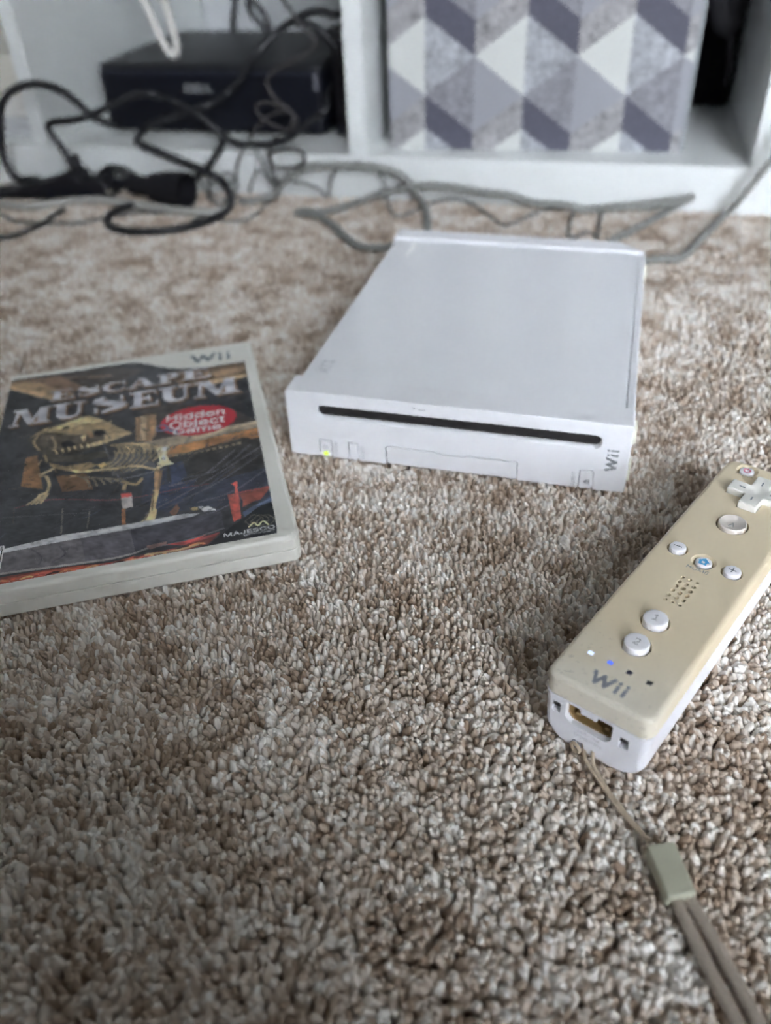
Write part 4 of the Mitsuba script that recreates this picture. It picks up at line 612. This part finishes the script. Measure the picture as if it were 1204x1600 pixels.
# ------------------------------------------------------------------ cables (centre lines in millimetres)
CB = '''{"loop":[[-219.9,-35.0,15.4],[-239.6,-35.0,15.2],[-244.8,-35.0,19.3],[-249.4,-35.0,34.4],[-243.3,-35.0,58.8],[-236.7,-35.0,75.8],[-224.5,-35.0,87.4],[-207.0,-35.0,93.6],[-191.7,-35.0,94.0],[-174.9,-35.0,89.8],[-162.4,-35.0,80.8],[-153.0,-35.0,71.7],[-162.1,0.0,57.0],[-174.7,45.0,43.4]],"plugcord":[[-175.7,-45.0,31.3],[-178.8,-45.0,41.8],[-185.7,-45.0,54.7],[-189.5,-45.0,62.4],[-183.5,-45.0,66.9],[-169.4,-45.0,68.4],[-147.1,-45.0,72.9],[-155.7,0.0,69.5],[-137.0,0.0,76.3],[-123.8,0.0,80.1],[-108.6,0.0,80.3],[-101.7,20.0,71.3],[-84.7,20.0,63.8],[-68.4,20.0,52.2],[-57.6,20.0,43.3],[-42.0,10.0,39.8],[-27.3,10.0,39.5],[-12.3,10.0,39.5],[1.7,10.0,43.0],[15.8,10.0,51.2],[31.2,10.0,61.8],[43.3,10.0,70.1],[31.0,56.0,73.3],[30.2,120.0,77.3]],"long":[[45.0,240.0,111.80000000000001],[53.0,140.0,133.8],[46.2,50.0,133.7],[33.8,50.0,135.6],[19.7,50.0,134.3],[4.9,50.0,128.2],[-10.4,50.0,119.3],[-22.9,40.0,107.5],[-36.6,40.0,93.8],[-43.9,40.0,84.9],[-57.6,40.0,74.3],[-68.6,20.0,68.5],[-87.9,20.0,62.9],[-110.9,20.0,56.6],[-131.6,20.0,48.6],[-124.4,-12.0,49.3],[-126.1,-12.0,44.8],[-117.9,-12.0,40.2],[-100.7,-12.0,34.2],[-80.7,-12.0,26.7],[-57.8,-30.0,26.8],[-45.5,-30.0,20.6],[-44.4,-16.0,6.9],[-34.0,-38.3,3.2],[-31.2,-68.5,3.2],[-41.4,-91.9,3.2],[-57.0,-107.6,3.2],[-76.2,-114.7,3.2],[-95.5,-115.9,3.2],[-112.7,-107.8,3.2],[-123.1,-93.6,3.2],[-127.9,-73.3,3.2],[-122.0,-58.2,3.2],[-115.4,-53.1,3.2]],"second":[[9.2,50.0,127.7],[19.0,50.0,126.3],[29.9,50.0,121.8],[37.8,50.0,114.6],[44.3,50.0,106.2],[46.0,60.0,89.6],[42.0,120.0,81.6],[32.0,210.0,95.6]],"short":[[26.6,50.0,116.3],[35.4,50.0,120.6],[46.9,50.0,124.4],[55.0,110.0,129.6],[47.0,220.0,121.6]],"drop":[[-41.7,-14.0,53.1],[-45.9,-14.0,45.3],[-55.1,-14.0,33.1],[-63.5,-14.0,24.8],[-71.3,-16.0,18.8],[-78.6,-16.0,12.5]],"vert":[[-111.2,270.0,345.0],[-105.2,230.0,250.0],[-105.2,210.0,142.0],[-109.4,210.0,125.4],[-112.7,210.0,111.2],[-116.0,210.0,96.7]],"hair":[[-57.3,160.0,104.1],[-64.7,160.0,111.0],[-73.3,160.0,120.5],[-75.8,160.0,128.6],[-71.7,160.0,129.9],[-64.0,160.0,123.7],[-58.6,160.0,115.1],[-56.6,160.0,104.7]],"white":[[-159.2,240.0,344.0],[-147.2,130.0,250.0],[-139.2,70.0,157.0],[-137.9,70.0,142.5],[-133.4,70.0,127.6],[-127.6,70.0,111.1],[-121.8,70.0,100.8],[-117.4,70.0,99.0],[-114.0,70.0,104.7],[-114.9,70.0,118.8],[-118.7,70.0,142.4],[-119.8,70.0,154.4],[-127.8,140.0,255.0],[-133.8,240.0,340.0]],"coil":[[-14.2,120.0,270.9],[-0.20000000000000018,50.0,200.9],[5.8,30.0,150.9],[11.6,30.0,140.8],[18.7,30.0,130.0],[28.9,30.0,120.1],[31.1,30.0,114.2],[20.6,30.0,106.5],[-0.3,30.0,97.7],[-12.9,30.0,89.6],[-15.4,30.0,83.3],[-9.1,30.0,72.0],[3.1,30.0,63.2],[8.5,30.0,55.4],[4.4,30.0,47.4],[-5.5,30.0,39.5],[-14.0,30.0,39.5],[-1.2,-20.0,40.3],[-0.8,-20.0,32.5],[4.6,-20.0,29.2],[17.6,-20.0,29.1],[28.0,-20.0,32.8],[30.6,-20.0,39.9],[24.8,-20.0,43.6],[13.5,-20.0,43.8],[1.7,-20.0,40.9],[-1.3,-20.0,35.1],[1.2,-20.0,24.6],[4.3,-20.0,14.0]],"coil2":[[-36.8,28.0,39.5],[-31.1,28.0,47.1],[-19.3,28.0,56.6],[-9.7,28.0,61.5],[3.7,28.0,62.3],[7.7,24.0,59.4],[2.1,24.0,48.8],[-12.3,24.0,53.0],[-22.0,24.0,58.8],[-25.7,24.0,64.7],[-22.7,24.0,69.2],[-13.1,24.0,70.6],[-1.8,24.0,67.0],[7.9,24.0,62.0]],"flatgrey":[[-253.5,-65.2,3.6],[-241.8,-68.1,3.6],[-214.0,-71.5,3.6],[-201.8,-65.5,3.6],[-191.0,-57.2,3.6],[-165.2,-46.8,3.6],[-132.4,-49.6,3.6],[-97.3,-58.8,3.6],[-71.2,-63.7,3.6],[-47.6,-63.8,3.6],[-33.3,-56.2,3.6]],"floorblack":[[-199.4,-146.8,2.2],[-193.1,-143.0,2.2],[-183.5,-135.0,2.2],[-178.5,-119.3,2.2],[-176.2,-103.4,2.2],[-178.0,-85.2,2.2],[-177.1,-70.9,2.2]],"floorgrey":[[-243.1,-77.1,1.4],[-218.8,-94.8,1.4],[-197.9,-103.3,1.4],[-173.6,-103.1,1.4],[-146.6,-97.9,1.4],[-132.7,-84.8,1.4],[-122.7,-75.4,1.4],[-106.1,-66.6,1.4],[-72.0,-62.9,1.4],[-45.1,-56.8,1.4]],"jumper":[[-173.4,-16.0,12.0],[-161.1,-16.0,22.2],[-148.0,-16.0,23.5],[-136.5,-16.0,18.9],[-128.3,-16.0,13.6]],"jumper2":[[-169.0,-16.0,16.4],[-155.3,-16.0,19.6],[-143.2,-16.0,17.2],[-135.3,-16.0,10.5]],"tangle1":[[-71.9,-16.0,15.5],[-67.2,-16.0,7.4],[-59.4,-26.2,1.1],[-44.3,-37.3,1.1],[-45.1,-16.0,2.7],[-47.4,-16.0,16.4],[-55.8,-16.0,20.2],[-63.1,-16.0,13.1],[-61.8,-13.1,1.1],[-46.4,-24.6,1.1],[-36.6,-16.0,8.5],[-36.6,-16.0,18.1],[-45.0,-16.0,21.9],[-50.9,-16.0,13.5],[-43.1,-16.0,5.5],[-29.2,-22.4,1.1],[-9.9,-26.0,1.1],[-2.7,-12.8,1.1],[2.4,-16.0,10.0],[-5.5,-16.0,17.9],[-13.3,-16.0,25.6],[-20.3,-16.0,17.3],[-24.9,-16.0,6.2]],"tangle2":[[-52.9,-79.5,1.1],[-45.0,-64.1,1.1],[-25.7,-75.8,1.1],[-9.6,-73.6,1.1],[-4.4,-57.0,1.1],[-4.7,-32.2,1.1],[2.1,-16.0,7.3],[-5.0,-16.0,21.9],[-14.1,-16.0,41.4],[-22.3,-16.0,45.1],[-31.4,-16.0,33.1],[-38.8,-16.0,14.0],[-53.5,-16.0,16.2],[-64.6,-16.0,4.7],[-41.0,-45.4,1.1]],"arch":[[-27.8,-31.5,2.8],[-17.6,-30.2,2.8],[-8.5,-21.2,2.8],[-0.1,-16.0,6.5],[5.2,-16.0,14.0],[14.7,-16.0,21.1],[25.7,-16.0,27.2],[36.2,-16.0,30.0],[53.3,-16.0,30.9],[70.1,-16.0,31.4],[83.4,-16.0,31.2],[94.9,-16.0,30.0],[106.3,-16.0,27.6],[116.1,-16.0,22.7],[123.3,-16.0,14.4],[129.8,-16.0,5.1],[138.1,-37.1,2.8],[144.9,-66.2,2.8],[148.0,-87.5,2.8]],"ribbon":[[128.8,-117.1,3.6],[125.2,-120.8,3.6],[114.3,-124.7,3.6],[101.6,-121.8,3.6],[85.9,-103.5,3.6],[69.7,-79.7,3.6],[53.3,-62.7,3.6],[41.6,-57.1,3.6],[31.7,-55.1,3.6],[37.8,-50.4,3.6],[49.8,-51.3,3.6],[63.6,-41.2,3.6],[79.1,-17.7,3.6],[99.2,-16.0,11.1],[115.9,-16.0,14.9],[135.6,-16.0,17.5],[159.9,-16.0,16.5],[184.6,-16.0,13.6],[204.5,-16.0,12.3],[222.8,-16.0,7.1],[239.2,-16.0,6.5],[254.4,-16.0,5.8],[262.3,-15.3,2.8],[273.5,-12.6,2.8],[288.2,-16.0,5.9],[306.3,-16.0,8.3],[327.6,-16.0,11.6],[339.7,-16.0,14.3],[346.8,-16.0,16.6],[335.3,-16.0,8.4],[317.9,-33.8,2.8],[303.7,-57.7,2.8],[291.8,-77.2,2.8],[283.5,-90.7,2.8]],"rightcord":[[557.0,-35.0,2.8],[527.0,-42.0,20.0],[482.0,-34.0,79.6],[437.0,-26.0,85.6],[407.0,-20.0,71.6],[397.2,-20.0,46.9],[388.5,-20.0,30.5],[379.8,-20.0,14.9],[375.1,-16.0,5.3],[363.4,-42.0,2.6],[349.4,-80.2,2.6],[340.2,-104.1,2.6],[333.4,-112.3,2.6],[325.3,-112.6,2.6],[315.5,-116.7,2.6],[307.4,-125.9,2.6]],"wire1":[[70.1,-16.0,32.0],[73.6,-16.0,34.0],[80.2,-16.0,33.1],[93.2,-16.0,27.8],[97.5,-16.0,20.5],[98.7,-16.0,7.1],[107.2,-33.6,1.1],[116.7,-46.7,1.1],[124.5,-34.2,1.1],[131.1,-18.3,1.1],[145.4,-16.0,5.6],[158.4,-16.0,7.4],[171.4,-16.0,4.8],[184.3,-26.3,1.1],[189.5,-33.7,1.1],[201.5,-52.4,1.1],[209.0,-52.5,1.1],[221.9,-31.7,1.1],[233.7,-13.8,1.1],[250.8,-16.0,3.7]],"wire2":[[15.9,-16.0,16.0],[26.3,-16.0,15.4],[38.1,-16.0,11.7],[47.6,-16.0,5.5],[49.4,-16.0,14.0],[52.7,-16.0,23.7],[59.9,-16.0,29.4],[71.9,-16.0,33.6]],"wire3":[[257.0,-16.0,3.2],[255.3,-46.1,1.1],[255.7,-72.5,1.1],[261.2,-74.3,1.1],[265.3,-68.6,1.1],[270.3,-61.6,1.1],[275.0,-67.2,1.1],[277.5,-72.0,1.1],[278.2,-43.0,1.1],[279.2,-16.0,3.0]]}'''
import json
CB = json.loads(CB)
def cord(key, name, r, m, label, ratio=1.0, cat_='cable'):
    add(name, tube(CB[key], r, 10, 7, ratio, r * ratio * .9), m, WORLD, True, label, cat_)
cord('loop', 'power_cord', 3.3, BLACKCORD, 'black cord rising in a tall loop left of the black electronics box')
cord('plugcord', 'power_cord', 3.0, BLACKCORD, 'black cord from the adaptor bending across the front of the electronics box')
cord('long', 'power_cord', 3.2, BLACKCORD, 'long thick black cord sweeping down from the divider to a ring on the carpet')
cord('second', 'power_cord', 3.0, BLACKCORD, 'black cord arching over the right end of the electronics box')
cord('short', 'power_cord', 2.4, BLACKCORD, 'short black cord end beside the divider at the top')
cord('drop', 'power_cord', 2.8, BLACKCORD, 'black cord dropping from the shelf edge to the carpet by the plug hood')
cord('vert', 'power_cord', 3.2, BLACKCORD, 'black cord hanging straight down behind the electronics box')
cord('hair', 'power_cord', 2.8, BLACKCORD, 'narrow pinched black cord loop standing on the electronics box')
cord('white', 'white_cable', 3.2, WHITECAB, 'white cable hanging in a narrow loop above the electronics box')
cord('coil', 'thin_wire', 1.5, BROWNCORD, 'thin dark wire snaking down the front of the electronics box')
cord('coil2', 'thin_wire', 1.4, BROWNCORD, 'thin dark wire coiled in a loop before the electronics box')
cord('flatgrey', 'grey_cable', 3.9, PALEGREY, 'thick pale grey cable lying on the carpet before the black adaptor', .8)
cord('floorblack', 'power_cord', 2.0, BLACKCORD, 'thin black cord leaving the picture at left along the carpet')
cord('floorgrey', 'thin_wire', 1.3, DKGREY, 'thin grey wire lying flat on the carpet under the pale grey cable')
cord('jumper', 'jumper_lead', 1.9, BLACKCORD, 'short black lead, the lower one between adaptor and plug hood')
cord('jumper2', 'jumper_lead', 1.9, BLACKCORD, 'short black lead, the upper one between adaptor and plug hood')
cord('tangle1', 'thin_wire', .95, DKGREY, 'tangle of thin grey wire beside the plug hood')
cord('tangle2', 'thin_wire', .95, DKGREY, 'loose thin grey wire curling up against the white base board')
cord('arch', 'console_cable', 2.9, TANGLED, 'grey cable arching over the carpet behind the console')
cord('ribbon', 'console_cable', 3.3, TANGLED, 'thick grey cable folded in a long loop behind the console', .75)
cord('rightcord', 'console_cable', 2.7, TANGLED, 'grey cable running up to the right behind the console')
cord('wire1', 'thin_wire', 1.05, DKGREY, 'long thin wire wavering along the carpet behind the console')
cord('wire2', 'thin_wire', 1.05, DKGREY, 'short thin wire sagging below the grey cable arch')
cord('wire3', 'thin_wire', 1.05, DKGREY, 'bent thin wire at the back edge of the console')

# plug adaptor and hood on the carpet at the left
ad = thing('plug_adaptor', 'chunky black plug adaptor on the carpet at the left', 'adaptor')
PAD = (rot(math.radians(3)), np.array([-.190, -.029, 0.0]))
AB = roundpoly([(-84, 0), (-82, 5), (-50, 8), (-34, 12), (-14, 17), (0, 23), (12, 23), (14, 17), (34, 19), (40, 14), (42, 2), (30, 0)], 2.5, 4)
add(ad + '__body', mv(prism(AB, -13, 14, 3, 3, 4), (0, 0, .4), rot(math.pi / 2, 'x')), BLACKM, PAD)
add(ad + '__collar', mv(lathe([(5.5, 0), (5.5, 5), (4.2, 11), (3.4, 14)], 20), (8, 0, 21.5)), BLACKM, PAD)
add(ad + '__socket_face', block(-18, -16.5, 2.5, 26, -13.8, 11.5, 1), BLACKG, PAD)
for x in (-8, 10): add(ad + '__socket_hole', mv(mv(lathe([(3.2, 0), (3.2, .5)], 16), (0, 0, 0), rot(math.pi / 2, 'x')), (x, -16.4, 7)), mat('hole_black', (0.004, 0.004, 0.004), .9) if x < 0 else 'hole_black', PAD)
ho = thing('plug_hood', 'tapered black plug hood with an open round end on the carpet by the left-hand cube', 'plug')
ang = math.radians(-12)
PHO = (rot(ang), np.array([-.128, -.036, .0152]))
hood = lathe([(4, 0), (8, 1), (8.6, 20), (11.5, 26), (14.6, 44), (15.2, 58), (15.2, 60.5), (13.2, 60.5), (12.6, 52), (11, 46)], 32)
add(ho + '__shell', mv(hood, (0, 0, 0), rot(math.pi / 2, 'y')), BLACKM, PHO)
add(ho + '__strain_relief', mv(lathe([(2.6, -18), (3.4, -14), (4.6, -6), (5.2, .8)], 20), (0, 0, 0), rot(math.pi / 2, 'y')), BLACKG, PHO)
jk = thing('jack_plug', 'small yellow and silver jack plug between the adaptor and the plug hood', 'plug')
PJ = (rot(math.radians(-25)), np.array([-.1680, -.030, .0085]))
add(jk + '__sleeve', mv(lathe([(2.4, 0), (4.2, 1.5), (4.2, 13), (3.2, 15)], 20), (0, 0, 0), rot(math.pi / 2, 'y')), mat('plug_yellow', (0.50, 0.42, 0.16), .45), PJ)
add(jk + '__tip', mv(lathe([(2.6, 14.8), (2.6, 21), (1.0, 21.3), (1.0, 25)], 20), (0, 0, 0), rot(math.pi / 2, 'y')), mat('plug_metal', (0.6, 0.58, 0.52), .3, metallic=.9), PJ)

# ------------------------------------------------------------------ carpet pile: yarn tufts, finer towards the camera
def foot_poly(pose, pts): 
    q = np.c_[np.asarray(pts, float), np.zeros(len(pts))] * .001 @ np.asarray(pose[0]).T + pose[1]
    return Polygon(q[:, :2])
feet = [(foot_poly(PC, [(1, 0), (162, 0), (162, 206), (146, 222), (1, 222)]), -.0022), (foot_poly(PG, [(1, 1), (134, 1), (134, 189), (1, 189)]), -.0016), (foot_poly(PR, [(4, 2.5), (33.5, 2.5), (33.5, 146), (4, 146)]), -.0020),
        (foot_poly(PCL, [(0, -4), (15.5, -4), (15.5, 4), (0, 4)]), -.0014), (Polygon([(-.275, -.046), (-.148, -.042), (-.148, -.012), (-.275, -.016)]), -.002), (Polygon([(-.13, -.055), (-.056, -.07), (-.05, -.038), (-.13, -.024)]), -.002)]
def template(sides, rings, seed):
    r = np.random.default_rng(seed)
    lean, az, curl = r.uniform(.12, .75), r.uniform(0, 2 * np.pi), r.uniform(-.9, .9)
    p, pts, d = np.zeros(3), [], 0
    n = rings; Ls = 1.0 / n
    for k in range(n + 1):
        t = k / n; pts.append(p.copy()); ang = lean * t * 1.35; a = az + curl * t
        p = p + Ls * np.array([math.sin(ang) * math.cos(a), math.sin(ang) * math.sin(a), math.cos(ang)])
    pts = np.array(pts); zmax = pts[:, 2].max(); pts *= 1.0 / zmax
    tg = np.gradient(pts, axis=0); tg /= np.linalg.norm(tg, axis=1, keepdims=True)
    u = np.cross(tg, [0.31, 0.95, 0.0]); u /= np.linalg.norm(u, axis=1, keepdims=True); w = np.cross(tg, u)
    th = np.arange(sides) * 2 * np.pi / sides; tw = r.uniform(2.2, 4.0) * r.choice([-1, 1]); ph = r.uniform(0, 6)
    V, U = [], []
    for k in range(n + 1):
        t = k / n
        rad = .54 + .50 * math.sin(min(1, t * 1.25) * math.pi / 2) if t < .82 else math.sqrt(max(0.30, 1 - ((t - .80) / .235) ** 2))
        lob = 1 + .17 * np.cos(2 * (th - ph - tw * t)) if sides >= 7 else 1 + 0 * th
        V.append(np.c_[np.cos(th) * rad * lob, np.sin(th) * rad * lob, np.full(sides, k)])
    return pts, u, w, tg, V
def build_tufts(xy, sides, rings, seed, nvar=10):
    rng = np.random.default_rng(seed); vs, fs, cs, o = [], [], [], 0
    var = rng.integers(0, nvar, len(xy))
    i = np.arange(sides); j = (i + 1) % sides; F = []
    for k in range(rings):
        a, b = k * sides, (k + 1) * sides
        F += [np.stack([a + i, a + j, b + j], 1), np.stack([a + i, b + j, b + i], 1)]
    tip = (rings + 1) * sides; F.append(np.stack([rings * sides + i, rings * sides + j, i * 0 + tip], 1)); F = np.vstack(F)
    import shapely
    for q in range(nvar):
        at = xy[var == q]; m = len(at)
        if m == 0: continue
        pts, u, w, tg, V = template(sides, rings, seed * 100 + q)
        h = 8.6 + rng.normal(0, .40, m) + .6 * (meshkit.noise(np.c_[at * 60, np.zeros(m)]) - .5)
        rad = rng.normal(1.42, .14, m).clip(1.0, 1.8)
        for poly, zc in feet:
            inside = shapely.contains_xy(poly, at[:, 0], at[:, 1]); h[inside] = np.minimum(h[inside], 8.6 + zc * 1000 - rng.uniform(0, .6, inside.sum()))
        a = rng.uniform(0, 2 * np.pi, m)
        # the pile leans in drifts, as trodden carpet does
        drift = 2 * np.pi * (meshkit.noise(np.c_[at * 22, np.full(m, 3.0)]) * 1.6); a = np.where(rng.random(m) < .55, drift + rng.normal(0, .44, m), a)
        loc = []
        for k in range(rings + 1):
            loc.append((pts[k], V[k][:, 0], V[k][:, 1], u[k], w[k]))
        ca, sa = np.cos(a), np.sin(a)
        P = np.empty((m, (rings + 1) * sides + 1, 3), np.float32)
        for k, (c, x, y, uu, ww) in enumerate(loc):
            off = x[:, None] * uu + y[:, None] * ww
            P[:, k * sides:(k + 1) * sides] = c[None, None] * np.array([1, 1, 1]) * h[:, None, None] + off[None] * rad[:, None, None]
        P[:, -1] = pts[-1][None] * h[:, None] + tg[-1][None] * rad[:, None] * .42
        X = P[..., 0] * ca[:, None] - P[..., 1] * sa[:, None]; Y = P[..., 0] * sa[:, None] + P[..., 1] * ca[:, None]
        P[..., 0], P[..., 1] = X + at[:, :1] * 1000, Y + at[:, 1:] * 1000; P[..., 2] -= 8.6
        # yarn colours: cream, grey-beige and brown, spun in a heather mix
        cl = meshkit.noise(np.c_[at * 75, np.full(m, 9.0)]) * .5 + meshkit.noise(np.c_[at * 190, np.full(m, 2.0)]) * .5
        s = (cl - .5) * 2.2 + rng.normal(0, .44, m)
        pal = np.array([[.35, .26, .19], [.49, .395, .31], [.66, .58, .50], [.81, .765, .70], [.88, .86, .815]]); t = np.clip((s + 1.0) / 2.0, 0, .9999) * 4; kk = t.astype(int); fr_ = (t - kk)[:, None]
        col = pal[kk] * (1 - fr_) + pal[kk + 1] * fr_
        col = col[:, None, :] * rng.normal(1, .06, (m, P.shape[1], 1))
        vs.append(P.reshape(-1, 3)); cs.append(col.reshape(-1, 3)); fs.append((F[None] + (np.arange(m) * P.shape[1])[:, None, None]).reshape(-1, 3) + o); o += m * P.shape[1]
    return np.vstack(vs), np.vstack(fs), np.clip(np.vstack(cs), 0, 1)
sp = 0.0022
gx = np.arange(-.62, .62, sp); gy = np.arange(-.76, .0, sp * .866)
GX, GY = np.meshgrid(gx, gy); GX = GX + (np.arange(len(gy)) % 2)[:, None] * sp / 2
xy = np.stack([GX.ravel(), GY.ravel()], 1) + RNG.uniform(-.4, .4, (GX.size, 2)) * sp
# the part of the floor that the lens can see, with a margin for a step to the side
d = np.c_[xy, np.zeros(len(xy))] - CAM; z = d @ FWD; RIGHT = np.cross(FWD, UP)
sx, sy = (d @ RIGHT) / z, (d @ UP) / z
seen = (z > .12) & (np.abs(sx) < .456 + .12) & (sy > -.606 - .08) & (xy[:, 1] < -.001)
xy, z = xy[seen], z[seen]
scene['pile_yarn'] = {'type': 'diffuse', 'reflectance': {'type': 'mesh_attribute', 'name': 'vertex_color'}}
LOD = [((z < .31), 8, 4), ((z >= .31) & (z < .44), 6, 3), ((z >= .44), 5, 2)]
parts = [build_tufts(xy[k], s, r, 31 + i) for i, (k, s, r) in enumerate(LOD)]
v, f = cat(*[(a, b) for a, b, _ in parts]); c = np.vstack([p[2] for p in parts])
key = numbered('carpet_pile')
scene[key] = mikit.ply((v * .001, f), 'pile_yarn', smooth=True, color=c)
tag(key, 'beige and brown flecked twist pile carpet', 'carpet', None, 'stuff')
print('tufts', [int(k.sum()) for k, _, _ in LOD], 'triangles', len(f))
